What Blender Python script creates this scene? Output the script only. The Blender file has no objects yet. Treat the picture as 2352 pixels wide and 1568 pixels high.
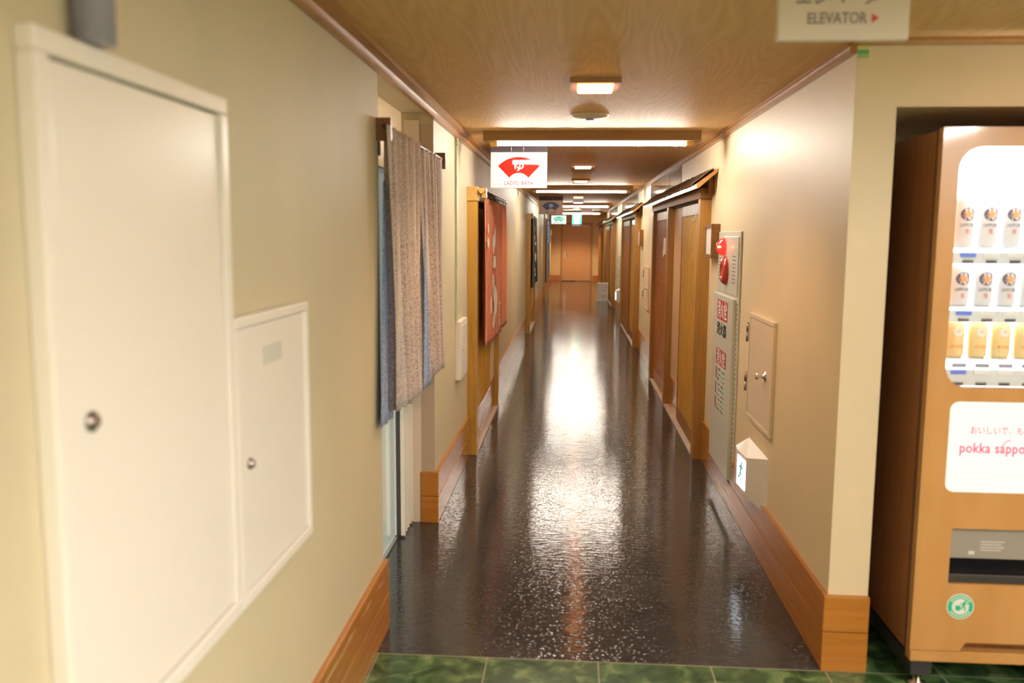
import bpy, bmesh, math, random
from mathutils import Vector, Matrix
random.seed(7)
S = bpy.context.scene
C = S.collection
XL, XR = -0.745, 0.962        # wall faces of the corridor
ZC = 2.26                     # ceiling
YE = 30.6                     # end wall
PI = math.pi

# ------------------------------------------------------------------ materials
def nt(name):
    m = bpy.data.materials.new(name); m.use_nodes = True
    n = m.node_tree.nodes; l = m.node_tree.links
    return m, n, l, n['Principled BSDF']
def col(c): return (c[0], c[1], c[2], 1)
def mat(name, c, rough=.5, metal=0, var=0, scale=8, bump=0, bscale=60, emit=None, es=0, coat=0, spec=.5, trans=0, alpha=1, stretch=(1,1,1), c2=None):
    m, n, l, b = nt(name)
    b.inputs['Base Color'].default_value = col(c)
    b.inputs['Roughness'].default_value = rough
    b.inputs['Metallic'].default_value = metal
    b.inputs['Coat Weight'].default_value = coat
    b.inputs['Coat Roughness'].default_value = .08
    b.inputs['Specular IOR Level'].default_value = spec
    b.inputs['Transmission Weight'].default_value = trans
    b.inputs['Alpha'].default_value = alpha
    tc = n.new('ShaderNodeTexCoord'); mp = n.new('ShaderNodeMapping')
    l.new(tc.outputs['Object'], mp.inputs['Vector']); mp.inputs['Scale'].default_value = stretch
    if var or c2:
        t = n.new('ShaderNodeTexNoise'); t.inputs['Scale'].default_value = scale; t.inputs['Detail'].default_value = 5
        l.new(mp.outputs[0], t.inputs['Vector'])
        r = n.new('ShaderNodeValToRGB'); l.new(t.outputs['Fac'], r.inputs['Fac'])
        a = c; d = c2 if c2 else tuple(x*(1-var) for x in c)
        r.color_ramp.elements[0].position = .35; r.color_ramp.elements[0].color = col(d)
        r.color_ramp.elements[1].position = .65; r.color_ramp.elements[1].color = col(a)
        l.new(r.outputs['Color'], b.inputs['Base Color'])
    if bump:
        t2 = n.new('ShaderNodeTexNoise'); t2.inputs['Scale'].default_value = bscale; t2.inputs['Detail'].default_value = 3
        l.new(mp.outputs[0], t2.inputs['Vector'])
        bp = n.new('ShaderNodeBump'); bp.inputs['Strength'].default_value = bump; bp.inputs['Distance'].default_value = .004
        l.new(t2.outputs['Fac'], bp.inputs['Height']); l.new(bp.outputs[0], b.inputs['Normal'])
    if emit:
        b.inputs['Emission Color'].default_value = col(emit); b.inputs['Emission Strength'].default_value = es
    return m
def wood(name, a, d, axis='z', rough=.35, grain=1.0, coat=.2):
    """straight grained wood, grain running along axis"""
    m, n, l, b = nt(name)
    tc = n.new('ShaderNodeTexCoord'); mp = n.new('ShaderNodeMapping'); l.new(tc.outputs['Object'], mp.inputs['Vector'])
    s = {'x': (1, 22, 22), 'y': (22, 1, 22), 'z': (22, 22, 1)}[axis]
    mp.inputs['Scale'].default_value = s
    t = n.new('ShaderNodeTexNoise'); t.inputs['Scale'].default_value = 2.2*grain; t.inputs['Detail'].default_value = 6; t.inputs['Distortion'].default_value = .4
    l.new(mp.outputs[0], t.inputs['Vector'])
    r = n.new('ShaderNodeValToRGB'); l.new(t.outputs['Fac'], r.inputs['Fac'])
    r.color_ramp.elements[0].position = .3; r.color_ramp.elements[0].color = col(d)
    r.color_ramp.elements[1].position = .7; r.color_ramp.elements[1].color = col(a)
    l.new(r.outputs['Color'], b.inputs['Base Color'])
    b.inputs['Roughness'].default_value = rough; b.inputs['Coat Weight'].default_value = coat; b.inputs['Coat Roughness'].default_value = .15
    return m

M = {}
M['wall'] = mat('wall_paint', (.82, .745, .55), .62, var=.07, scale=1.6, bump=.12, bscale=140, stretch=(1, 1, .6))
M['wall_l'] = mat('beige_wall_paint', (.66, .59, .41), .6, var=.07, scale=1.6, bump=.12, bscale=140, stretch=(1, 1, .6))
M['wall_r'] = mat('warm_wall_paint', (.82, .69, .47), .5, var=.06, scale=1.6, bump=.12, bscale=140, stretch=(1, 1, .6))
M['wall_end'] = mat('end_wall_paint', (.70, .55, .33), .6, var=.06, scale=2, bump=.1, bscale=140)
M['wood_y'] = wood('orange_wood_along', (.53, .215, .035), (.44, .165, .022), 'y', .18)
M['wood_x'] = wood('orange_wood_across', (.53, .215, .035), (.44, .165, .022), 'x', .18)
M['wood_z'] = wood('golden_post_wood', (.56, .30, .05), (.44, .22, .03), 'z', .32)
M['crown'] = wood('crown_wood', (.50, .235, .055), (.38, .165, .035), 'y', .3)
M['red_wood'] = wood('reddish_door_wood', (.50, .19, .035), (.38, .13, .02), 'z', .55)
M['lat'] = wood('lattice_wood', (.74, .42, .06), (.60, .31, .04), 'z', .55, 1.6, coat=0)
M['lat_back'] = wood('lattice_back_wood', (.40, .185, .03), (.30, .13, .02), 'z', .55, coat=0)
M['post_r'] = wood('brown_post_wood', (.43, .205, .04), (.33, .15, .028), 'z', .5, coat=.05)
M['lintel'] = wood('brown_lintel_wood', (.33, .155, .04), (.2, .09, .03), 'y', .6, coat=0)
M['eave_wood'] = wood('eave_board_wood', (.50, .24, .07), (.38, .17, .05), 'y', .35)
M['pale'] = mat('pale_panel', (.62, .52, .42), .45, var=.1, scale=5)
M['peach'] = mat('peach_strip', (.78, .60, .40), .5)
M['dark'] = mat('black_gap', (.01, .01, .012), .5)
M['foil'] = mat('dark_glossy_roofing', (.34, .29, .26), .16, metal=.9, bump=.6, bscale=45)
M['enamel'] = mat('cream_white_enamel', (.90, .86, .80), .28, spec=.5)
M['enamel_r'] = mat('pinkish_cream_enamel', (.80, .68, .54), .35)
M['grey_enamel'] = mat('pale_grey_green_enamel', (.66, .68, .62), .3, coat=.2)
M['chrome'] = mat('chrome', (.75, .74, .74), .12, metal=1)
M['steel'] = mat('brushed_steel', (.42, .38, .36), .3, metal=1)
M['dsteel'] = mat('dark_metal', (.12, .11, .13), .3, metal=.8)
M['white'] = mat('white_plastic', (.82, .82, .80), .35)
M['raceway'] = mat('pale_green_raceway', (.62, .68, .48), .35)
M['acrylic'] = mat('white_acrylic', (.80, .80, .79), .45, coat=.5)
M['acrylic_beige'] = mat('beige_acrylic', (.70, .58, .46), .6, spec=.2)
M['mount'] = mat('dark_mount', (.07, .05, .06), .5, spec=.2)
M['red'] = mat('sign_red', (.80, .03, .02), .04)
M['red_ink'] = mat('red_ink', (.70, .09, .10), .5)
M['navy'] = mat('sign_navy', (.02, .03, .20), .35, spec=.3)
M['black_ink'] = mat('black_ink', (.04, .04, .05), .5)
M['grey_ink'] = mat('grey_ink', (.28, .26, .26), .5)
M['white_ink'] = mat('white_ink', (.85, .85, .83), .5)
M['green_ink'] = mat('green_ink', (.02, .55, .30), .5)
M['tube'] = mat('lit_tube', (1, 1, 1), .5, emit=(1, .955, .84), es=60)
M['tube_b'] = mat('lit_lobby_tube', (1, 1, 1), .5, emit=(1, .93, .85), es=215)
M['fixture'] = wood('brown_fixture_housing', (.36, .20, .075), (.29, .15, .05), 'x', .45)
M['socket'] = mat('yellowed_socket', (.75, .5, .14), .4)
M['lens'] = mat('warm_lens', (1, .8, .5), .4, emit=(1, .34, .10), es=6)
M['lens_w'] = mat('white_lens', (1, .95, 1), .4, emit=(1, .8, .95), es=4)
M['dl_frame'] = mat('downlight_wood_frame', (.40, .22, .11), .45)
M['detector'] = mat('cream_detector', (.68, .62, .48), .45)
M['dvent'] = mat('dark_brown_vent', (.18, .12, .07), .45)
M['exit_green'] = mat('lit_exit_green', (0, .6, .35), .4, emit=(.04, 1, .55), es=1.6)
M['exit_white'] = mat('lit_exit_white', (1, 1, 1), .4, emit=(.75, 1, .9), es=3)
M['exit_blue'] = mat('lit_exit_panel', (1, 1, 1), .4, emit=(.82, .88, 1), es=1.0)
M['wc_face'] = mat('lit_toilet_sign', (.72, .78, .80), .5, spec=.2, emit=(.8, .95, 1), es=.12)
M['wc_green'] = mat('toilet_sign_green', (.01, .42, .27), .5, spec=.1, emit=(.01, .6, .4), es=.1)
M['alarm_red'] = mat('red_lamp_dome', (.85, .02, .03), .12, emit=(1, .04, .03), es=.5, coat=1)
M['alarm_glow'] = mat('lit_bulb_core', (1, .5, .1), .3, emit=(1, .4, .08), es=4)
M['alarm_btn'] = mat('red_bell_button', (.62, .035, .02), .25, coat=.7)
M['plate_red'] = mat('red_plate', (.55, .03, .04), .4)
M['sticker'] = mat('pale_sticker', (.70, .72, .66), .4)
M['pipe'] = mat('lavender_grey_pipe', (.32, .31, .38), .3)
M['glass_panel'] = mat('glossy_dark_panel', (.10, .085, .06), .08, coat=1)
M['glass_grey'] = mat('glossy_grey_panel', (.28, .23, .22), .1, coat=1)
M['pane'] = mat('pale_green_pane_added_glow', (.55, .66, .60), .12, coat=.6, emit=(.72, .85, .76), es=.10)  # slight emission added so the pane reads pale in shade, no lamp behind
M['vinyl'] = mat('white_accordion_vinyl', (.80, .78, .70), .35, var=.06, scale=4)
M['jamb'] = mat('pinkish_jamb', (.80, .69, .57), .5)
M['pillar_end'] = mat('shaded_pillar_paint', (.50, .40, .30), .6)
M['door_end'] = mat('end_door_paint', (.62, .37, .20), .42, var=.05)
M['door_end_frame'] = mat('end_door_frame', (.42, .24, .11), .45)
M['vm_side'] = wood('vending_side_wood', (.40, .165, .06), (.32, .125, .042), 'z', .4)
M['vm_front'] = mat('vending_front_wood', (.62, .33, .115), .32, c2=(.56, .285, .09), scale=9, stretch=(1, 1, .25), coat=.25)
M['vm_edge'] = mat('vending_edge', (.16, .08, .06), .35)
M['vm_lit'] = mat('lit_display_back', (1, 1, 1), .5, emit=(.93, .96, 1), es=2.2)
M['vm_ad'] = mat('lit_advert_panel', (.9, .93, .96), .3, emit=(.88, .94, 1), es=.12)
M['can_white'] = mat('white_can', (.85, .85, .86), .3, emit=(1, 1, 1), es=.0)
M['can_gold'] = mat('gold_can', (.85, .66, .32), .3)
M['can_star'] = mat('gold_star', (.85, .42, .16), .4)
M['can_navy'] = mat('can_dark_disc', (.10, .10, .20), .4)
M['blue_lab'] = mat('blue_price_label', (.12, .22, .85), .4)
M['grey_lab'] = mat('grey_oval_label', (.35, .35, .42), .4)
M['pink_ink'] = mat('pink_ink', (.90, .16, .34), .5, emit=(1, .12, .3), es=.08)
M['pinkish'] = mat('pinkish_plate', (.60, .42, .36), .5)
M['rail'] = mat('clear_shelf', (.72, .78, .80), .2)
M['button_led'] = mat('green_led', (.1, 1, .4), .4, emit=(.1, 1, .4), es=1.5)
M['chute'] = mat('black_chute', (.03, .03, .035), .25)
M['flap'] = mat('grey_flap', (.34, .31, .28), .3)
M['sill'] = mat('aluminium_sill', (.55, .56, .58), .25, metal=.9)
M['mat_dark'] = mat('dark_mat', (.05, .04, .03), .8)
M['rod'] = mat('dark_rod', (.05, .03, .025), .3)
M['tan'] = wood('tan_block_wood', (.62, .36, .10), (.5, .28, .07), 'y', .4)
M['bracket'] = mat('brown_bracket', (.24, .10, .045), .45)

def cloth(name, a, d, scale=70, stretch=(1, 1, 1), thr=(.42, .58)):
    m, n, l, b = nt(name)
    tc = n.new('ShaderNodeTexCoord'); mp = n.new('ShaderNodeMapping'); l.new(tc.outputs['Object'], mp.inputs['Vector']); mp.inputs['Scale'].default_value = stretch
    t = n.new('ShaderNodeTexNoise'); t.inputs['Scale'].default_value = scale; t.inputs['Detail'].default_value = 2
    l.new(mp.outputs[0], t.inputs['Vector'])
    r = n.new('ShaderNodeValToRGB'); l.new(t.outputs['Fac'], r.inputs['Fac'])
    r.color_ramp.elements[0].position = thr[0]; r.color_ramp.elements[0].color = col(d)
    r.color_ramp.elements[1].position = thr[1]; r.color_ramp.elements[1].color = col(a)
    l.new(r.outputs['Color'], b.inputs['Base Color']); b.inputs['Roughness'].default_value = .85
    b.inputs['Sheen Weight'].default_value = .2
    bp = n.new('ShaderNodeBump'); bp.inputs['Strength'].default_value = .3; bp.inputs['Distance'].default_value = .002
    l.new(t.outputs['Fac'], bp.inputs['Height']); l.new(bp.outputs[0], b.inputs['Normal'])
    return m
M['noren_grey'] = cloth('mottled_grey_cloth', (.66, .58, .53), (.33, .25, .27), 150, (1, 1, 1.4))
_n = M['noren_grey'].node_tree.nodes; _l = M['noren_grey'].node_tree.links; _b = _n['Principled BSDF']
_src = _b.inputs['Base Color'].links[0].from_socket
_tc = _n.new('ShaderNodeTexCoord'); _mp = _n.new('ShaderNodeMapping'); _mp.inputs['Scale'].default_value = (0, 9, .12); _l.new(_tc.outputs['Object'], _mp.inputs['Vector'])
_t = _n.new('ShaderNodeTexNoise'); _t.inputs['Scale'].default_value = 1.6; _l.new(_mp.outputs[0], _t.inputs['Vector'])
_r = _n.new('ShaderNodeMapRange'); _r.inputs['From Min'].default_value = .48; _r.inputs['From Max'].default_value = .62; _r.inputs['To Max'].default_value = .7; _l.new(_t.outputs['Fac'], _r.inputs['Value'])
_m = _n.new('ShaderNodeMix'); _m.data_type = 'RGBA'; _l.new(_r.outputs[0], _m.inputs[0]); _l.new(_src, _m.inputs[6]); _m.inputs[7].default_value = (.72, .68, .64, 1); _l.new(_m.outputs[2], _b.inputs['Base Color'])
M['noren_blue'] = cloth('mottled_blue_cloth', (.34, .45, .72), (.13, .19, .42), 120)
M['noren_red'] = cloth('red_cloth', (.66, .20, .09), (.56, .16, .07), 120, (1, 1, .2))
M['noren_orange'] = cloth('orange_red_cloth', (.68, .17, .03), (.6, .14, .022), 120, (1, 1, .2))
M['noren_black'] = cloth('black_cloth', (.045, .045, .05), (.03, .03, .035), 120)
M['noren_check'] = cloth('blue_white_cloth', (.55, .6, .8), (.03, .06, .30), 16, (1, 1, 1), (.48, .52))
M['cream_print'] = mat('cream_print', (.85, .82, .72), .8)

# ceiling: printed wood board, grain along the corridor
def ceiling_mat():
    m, n, l, b = nt('ceiling_wood_board')
    tc = n.new('ShaderNodeTexCoord'); mp = n.new('ShaderNodeMapping'); l.new(tc.outputs['Object'], mp.inputs['Vector'])
    mp.inputs['Scale'].default_value = (1, .10, 1)
    nz = n.new('ShaderNodeTexNoise'); nz.inputs['Scale'].default_value = 3.0; nz.inputs['Detail'].default_value = 2
    l.new(mp.outputs[0], nz.inputs['Vector'])
    ml = n.new('ShaderNodeMath'); ml.operation = 'MULTIPLY'; ml.inputs[1].default_value = 70; l.new(nz.outputs['Fac'], ml.inputs[0])
    fr = n.new('ShaderNodeMath'); fr.operation = 'PINGPONG'; fr.inputs[1].default_value = 1; l.new(ml.outputs[0], fr.inputs[0])
    mp2 = n.new('ShaderNodeMapping'); l.new(tc.outputs['Object'], mp2.inputs['Vector']); mp2.inputs['Scale'].default_value = (60, 2.2, 1)
    n2 = n.new('ShaderNodeTexNoise'); n2.inputs['Scale'].default_value = 2; n2.inputs['Detail'].default_value = 5; l.new(mp2.outputs[0], n2.inputs['Vector'])
    mx = n.new('ShaderNodeMix'); mx.data_type = 'FLOAT'; mx.inputs[0].default_value = .66
    l.new(fr.outputs[0], mx.inputs[2]); l.new(n2.outputs['Fac'], mx.inputs[3])
    r = n.new('ShaderNodeValToRGB'); l.new(mx.outputs[0], r.inputs['Fac'])
    r.color_ramp.elements[0].position = .15; r.color_ramp.elements[0].color = col((.65, .41, .185))
    r.color_ramp.elements[1].position = .85; r.color_ramp.elements[1].color = col((.80, .53, .265))
    l.new(r.outputs['Color'], b.inputs['Base Color']); b.inputs['Roughness'].default_value = .6; b.inputs['Specular IOR Level'].default_value = .15
    return m
M['ceiling'] = ceiling_mat()

def floor_mat():
    m, n, l, b = nt('dark_embossed_vinyl')
    tc = n.new('ShaderNodeTexCoord')
    t = n.new('ShaderNodeTexNoise'); t.inputs['Scale'].default_value = 3; t.inputs['Detail'].default_value = 5; l.new(tc.outputs['Object'], t.inputs['Vector'])
    r = n.new('ShaderNodeValToRGB'); l.new(t.outputs['Fac'], r.inputs['Fac'])
    r.color_ramp.elements[0].position = .3; r.color_ramp.elements[0].color = col((.036, .038, .041))
    r.color_ramp.elements[1].position = .7; r.color_ramp.elements[1].color = col((.054, .056, .059))
    l.new(r.outputs['Color'], b.inputs['Base Color'])
    b.inputs['Roughness'].default_value = .09; b.inputs['Specular IOR Level'].default_value = .6
    v = n.new('ShaderNodeTexVoronoi'); v.inputs['Scale'].default_value = 62; l.new(tc.outputs['Object'], v.inputs['Vector'])
    vr = n.new('ShaderNodeMapRange'); vr.interpolation_type = 'SMOOTHSTEP'; vr.inputs['From Min'].default_value = .05; vr.inputs['From Max'].default_value = .42; l.new(v.outputs['Distance'], vr.inputs['Value'])
    mp = n.new('ShaderNodeMapping'); l.new(tc.outputs['Object'], mp.inputs['Vector']); mp.inputs['Scale'].default_value = (5, 16, 1)
    w = n.new('ShaderNodeTexNoise'); w.inputs['Scale'].default_value = 3.2; w.inputs['Detail'].default_value = 3; l.new(mp.outputs[0], w.inputs['Vector'])
    b1 = n.new('ShaderNodeBump'); b1.inputs['Strength'].default_value = .36; b1.inputs['Distance'].default_value = .0016; l.new(vr.outputs[0], b1.inputs['Height'])
    b2 = n.new('ShaderNodeBump'); b2.inputs['Strength'].default_value = .24; b2.inputs['Distance'].default_value = .005; l.new(w.outputs['Fac'], b2.inputs['Height'])
    l.new(b2.outputs[0], b1.inputs['Normal']); l.new(b1.outputs[0], b.inputs['Normal'])
    return m
M['floor'] = floor_mat()

def green_mat():
    m, n, l, b = nt('green_marble_tile')
    tc = n.new('ShaderNodeTexCoord')
    t = n.new('ShaderNodeTexNoise'); t.inputs['Scale'].default_value = 11; t.inputs['Detail'].default_value = 6; t.inputs['Distortion'].default_value = .8; l.new(tc.outputs['Object'], t.inputs['Vector'])
    r = n.new('ShaderNodeValToRGB'); l.new(t.outputs['Fac'], r.inputs['Fac'])
    e = r.color_ramp.elements; e[0].position = .3; e[0].color = col((.015, .045, .018)); e[1].position = .78; e[1].color = col((.28, .36, .17))
    x = r.color_ramp.elements.new(.48); x.color = col((.05, .115, .042)); x = r.color_ramp.elements.new(.58); x.color = col((.10, .19, .07))
    br = n.new('ShaderNodeTexBrick'); br.offset = 0; br.inputs['Scale'].default_value = 1
    br.inputs['Brick Width'].default_value = .42; br.inputs['Row Height'].default_value = .42; br.inputs['Mortar Size'].default_value = .0025
    mp = n.new('ShaderNodeMapping'); l.new(tc.outputs['Object'], mp.inputs['Vector']); mp.inputs['Location'].default_value = (.30, .25, 0); l.new(mp.outputs[0], br.inputs['Vector'])
    mx = n.new('ShaderNodeMix'); mx.data_type = 'RGBA'; l.new(br.outputs['Fac'], mx.inputs[0]); l.new(r.outputs['Color'], mx.inputs[6]); mx.inputs[7].default_value = (.35, .33, .26, 1)
    l.new(mx.outputs[2], b.inputs['Base Color'])
    b.inputs['Roughness'].default_value = .2
    return m
M['green'] = green_mat()

def glass_mat():
    m = bpy.data.materials.new('clear_pane'); m.use_nodes = True
    n = m.node_tree.nodes; l = m.node_tree.links; n.clear()
    o = n.new('ShaderNodeOutputMaterial'); t = n.new('ShaderNodeBsdfTransparent'); g = n.new('ShaderNodeBsdfGlossy'); g.inputs['Roughness'].default_value = .03
    x = n.new('ShaderNodeMixShader'); f = n.new('ShaderNodeFresnel'); f.inputs['IOR'].default_value = 1.4
    l.new(f.outputs[0], x.inputs[0]); l.new(t.outputs[0], x.inputs[1]); l.new(g.outputs[0], x.inputs[2]); l.new(x.outputs[0], o.inputs['Surface'])
    return m
M['glass'] = glass_mat()

# baseboard wood with worn scratch (a chipped pale streak along it)
def worn_mat():
    m = wood('worn_orange_wood', (.53, .215, .035), (.42, .155, .022), 'y', .22)
    n = m.node_tree.nodes; l = m.node_tree.links; b = n['Principled BSDF']
    src = b.inputs['Base Color'].links[0].from_socket
    tc = n.new('ShaderNodeTexCoord'); sp = n.new('ShaderNodeSeparateXYZ'); l.new(tc.outputs['Object'], sp.inputs[0])
    nz = n.new('ShaderNodeTexNoise'); nz.inputs['Scale'].default_value = 6; nz.inputs['Detail'].default_value = 6; l.new(tc.outputs['Object'], nz.inputs['Vector'])
    a = n.new('ShaderNodeMath'); a.operation = 'MULTIPLY_ADD'; l.new(nz.outputs['Fac'], a.inputs[0]); a.inputs[1].default_value = .03; a.inputs[2].default_value = .232
    d = n.new('ShaderNodeMath'); d.operation = 'SUBTRACT'; l.new(sp.outputs['Z'], d.inputs[0]); l.new(a.outputs[0], d.inputs[1])
    ab = n.new('ShaderNodeMath'); ab.operation = 'ABSOLUTE'; l.new(d.outputs[0], ab.inputs[0])
    n2 = n.new('ShaderNodeTexNoise'); n2.inputs['Scale'].default_value = 9; n2.inputs['Detail'].default_value = 3; l.new(tc.outputs['Object'], n2.inputs['Vector'])
    w = n.new('ShaderNodeMath'); w.operation = 'MULTIPLY_ADD'; l.new(n2.outputs['Fac'], w.inputs[0]); w.inputs[1].default_value = .035; w.inputs[2].default_value = -.0135
    lt = n.new('ShaderNodeMath'); lt.operation = 'LESS_THAN'; l.new(ab.outputs[0], lt.inputs[0]); l.new(w.outputs[0], lt.inputs[1])
    mx = n.new('ShaderNodeMix'); mx.data_type = 'RGBA'; l.new(lt.outputs[0], mx.inputs[0]); l.new(src, mx.inputs[6]); mx.inputs[7].default_value = (.72, .42, .15, 1)
    l.new(mx.outputs[2], b.inputs['Base Color'])
    return m
M['worn'] = worn_mat()

# ------------------------------------------------------------------ helpers
class MB:
    def __init__(s): s.b = bmesh.new(); s.mats = []
    def mi(s, m):
        if m is None: return 0
        if m not in s.mats: s.mats.append(m)
        return s.mats.index(m)
    def box(s, x0, x1, y0, y1, z0, z1, bev=0, m=None, M4=None):
        v0 = set(s.b.verts)
        r = bmesh.ops.create_cube(s.b, size=1)
        vs = r['verts']
        for v in vs:
            v.co = Vector(((x0+x1)/2+v.co.x*(x1-x0), (y0+y1)/2+v.co.y*(y1-y0), (z0+z1)/2+v.co.z*(z1-z0)))
        k = s.mi(m)
        fs = set(f for v in vs for f in v.link_faces)
        for f in fs: f.material_index = k
        if bev:
            es = list(set(e for v in vs for e in v.link_edges))
            rr = bmesh.ops.bevel(s.b, geom=es, offset=bev, segments=2, affect='EDGES', profile=.6)
            for f in rr['faces']: f.material_index = k
        if M4 is not None:
            for v in s.b.verts:
                if v not in v0: v.co = M4 @ v.co
        return s
    def poly(s, pts, m=None):
        f = s.b.faces.new([s.b.verts.new(p) for p in pts]); f.material_index = s.mi(m); return s
    def prism(s, pts, ex, m=None):
        """closed polygon extruded by vector ex"""
        k = s.mi(m); ex = Vector(ex)
        a = [s.b.verts.new(Vector(p)) for p in pts]; b = [s.b.verts.new(Vector(p)+ex) for p in pts]
        n = len(pts)
        fs = [s.b.faces.new(a[::-1]), s.b.faces.new(b)]
        for i in range(n): fs.append(s.b.faces.new((a[i], a[(i+1) % n], b[(i+1) % n], b[i])))
        for f in fs: f.material_index = k
        return s
    def cyl(s, p0, p1, r, r2=None, seg=16, m=None):
        p0 = Vector(p0); p1 = Vector(p1); d = p1-p0; L = d.length
        q = d.to_track_quat('Z', 'Y').to_matrix().to_4x4()
        x = bmesh.ops.create_cone(s.b, cap_ends=True, segments=seg, radius1=r, radius2=r if r2 is None else r2, depth=L, matrix=Matrix.Translation((p0+p1)/2) @ q)
        k = s.mi(m)
        for f in set(f for v in x['verts'] for f in v.link_faces):
            f.material_index = k
            if len(f.verts) == 4: f.smooth = True
        return s
    def sphere(s, c, rx, ry, rz, m=None, seg=16):
        x = bmesh.ops.create_uvsphere(s.b, u_segments=seg, v_segments=seg//2, radius=1, matrix=Matrix.Translation(c) @ Matrix.Diagonal((rx, ry, rz, 1)))
        k = s.mi(m)
        for f in set(f for v in x['verts'] for f in v.link_faces): f.material_index = k; f.smooth = True
        return s
    def lathe(s, prof, c, axis, seg=20, m=None):
        """prof = [(r, h)...] about axis vector from c"""
        c = Vector(c); q = Vector(axis).to_track_quat('Z', 'Y'); k = s.mi(m)
        rings = []
        for r, h in prof:
            rings.append([s.b.verts.new(c + q @ Vector((r*math.cos(2*PI*i/seg), r*math.sin(2*PI*i/seg), h))) for i in range(seg)])
        for a, b in zip(rings, rings[1:]):
            for i in range(seg):
                f = s.b.faces.new((a[i], a[(i+1) % seg], b[(i+1) % seg], b[i])); f.smooth = True; f.material_index = k
        for rg in (rings[0][::-1], rings[-1]):
            f = s.b.faces.new(rg); f.material_index = k
        return s
    def tube(s, pts, r, seg=8, m=None):
        for a, b in zip(pts, pts[1:]): s.cyl(a, b, r, seg=seg, m=m)
        return s
    def build(s, name, m=None, parent=None, loc=None):
        bmesh.ops.recalc_face_normals(s.b, faces=s.b.faces)
        me = bpy.data.meshes.new(name); 
        if loc is not None:
            for v in s.b.verts: v.co -= Vector(loc)
        s.b.to_mesh(me); s.b.free()
        for q in (s.mats if s.mats else [m]): me.materials.append(q if not isinstance(q, str) else M[q])
        o = bpy.data.objects.new(name, me); C.objects.link(o)
        if loc is not None: o.location = loc
        if parent is not None:
            o.parent = parent
            if loc is None and parent.type == 'EMPTY': o.matrix_parent_inverse = Matrix.Translation(-parent.location)
        return o
def thing(name, label, cat, loc=(0, 0, 0), group=None):
    o = bpy.data.objects.new(name, None); C.objects.link(o); o.location = loc; o.empty_display_size = .1
    o['label'] = label; o['category'] = cat
    if group: o['group'] = group
    return o
def tag(o, label, cat, group=None):
    o['label'] = label; o['category'] = cat
    if group: o['group'] = group
    return o
def struct(o): o['kind'] = 'structure'; return o
def sroot(name, loc=(0, 0, 0)):
    o = bpy.data.objects.new(name, None); C.objects.link(o); o.location = loc; o['kind'] = 'structure'; return o
def box(name, m, p, *a, **k): return MB().box(*a, **k).build(name, M[m] if isinstance(m, str) else m, p)
def text_mesh(s, txt, org, right, up, size, m, align='CENTER', ext=.0006, sx=1.0, bold=0, spacing=1.0):
    """adds text polygons to MB s.  org = centre/left of baseline, right and up are unit vectors"""
    cu = bpy.data.curves.new('t', 'FONT'); cu.body = txt; cu.size = size; cu.align_x = align; cu.offset = bold; cu.space_character = spacing
    cu.extrude = ext; cu.resolution_u = 3
    o = bpy.data.objects.new('t', cu); C.objects.link(o)
    dg = bpy.context.evaluated_depsgraph_get(); dg.update()
    me = bpy.data.meshes.new_from_object(o.evaluated_get(dg))
    right = Vector(right).normalized(); up = Vector(up).normalized(); nn = right.cross(up)
    k = s.mi(m)
    vs = [s.b.verts.new(Vector(org) + right*v.co.x*sx + up*v.co.y + nn*v.co.z) for v in me.vertices]
    for p in me.polygons:
        try:
            f = s.b.faces.new([vs[i] for i in p.vertices]); f.material_index = k
        except ValueError: pass
    bpy.data.objects.remove(o); bpy.data.curves.remove(cu); bpy.data.meshes.remove(me)
    return s
RX, UZ = (1, 0, 0), (0, 0, 1)

# ------------------------------------------------------------------ the setting
# floors
struct(MB().box(-1.1, XR+.1, 3.115, YE+.1, -.1, 0).build('floor', M['floor']))
MB_ = MB(); MB_.box(-.845, 4.0, -3.0, 3.115, -.1, 0).box(XR+.1, 2.5, 3.115, 4.1, -.1, 0)
struct(MB_.build('floor_lobby', M['green']))
struct(box('ceiling', 'ceiling', None, -1.1, 4.0, -3.0, YE+.1, ZC, ZC+.1))
# left wall: near length, pillar to the far end; recessed doorway between
wl = MB()
wl.box(-.845, XL, -3.0, 3.32, 0, ZC)
wl.box(-.82, XL, 4.65, YE, 0, ZC)
wl.box(-1.1, -1.0, 3.32, 4.9, 0, ZC)
wl.box(-1.0, -.845, 3.22, 3.32, 0, ZC)
wl.box(-1.0, -.82, 4.66, 4.9, 0, ZC)
struct(wl.build('wall_left', M['wall_l']))
struct(box('wall_right', 'wall_r', None, XR, XR+.1, 3.13, YE, 0, ZC))
wf = MB()
wf.box(XR+.1, 1.105, 3.13, 4.0, 0, ZC).box(1.105, 2.32, 3.13, 4.0, 2.045, ZC).box(2.32, 4.0, 3.13, 4.0, 0, ZC).box(1.105, 2.32, 3.95, 4.05, 0, 2.045)
struct(wf.build('wall_alcove', M['wall_r']))
struct(box('wall_lobby', 'wall', None, 4.0, 4.1, -3.0, 4.0, 0, ZC))
struct(box('wall_back', 'wall', None, -.845, 4.0, -3.1, -3.0, 0, ZC))
struct(box('wall_end', 'wall_end', None, -.82, XR+.1, YE, YE+.1, 0, ZC))
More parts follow.
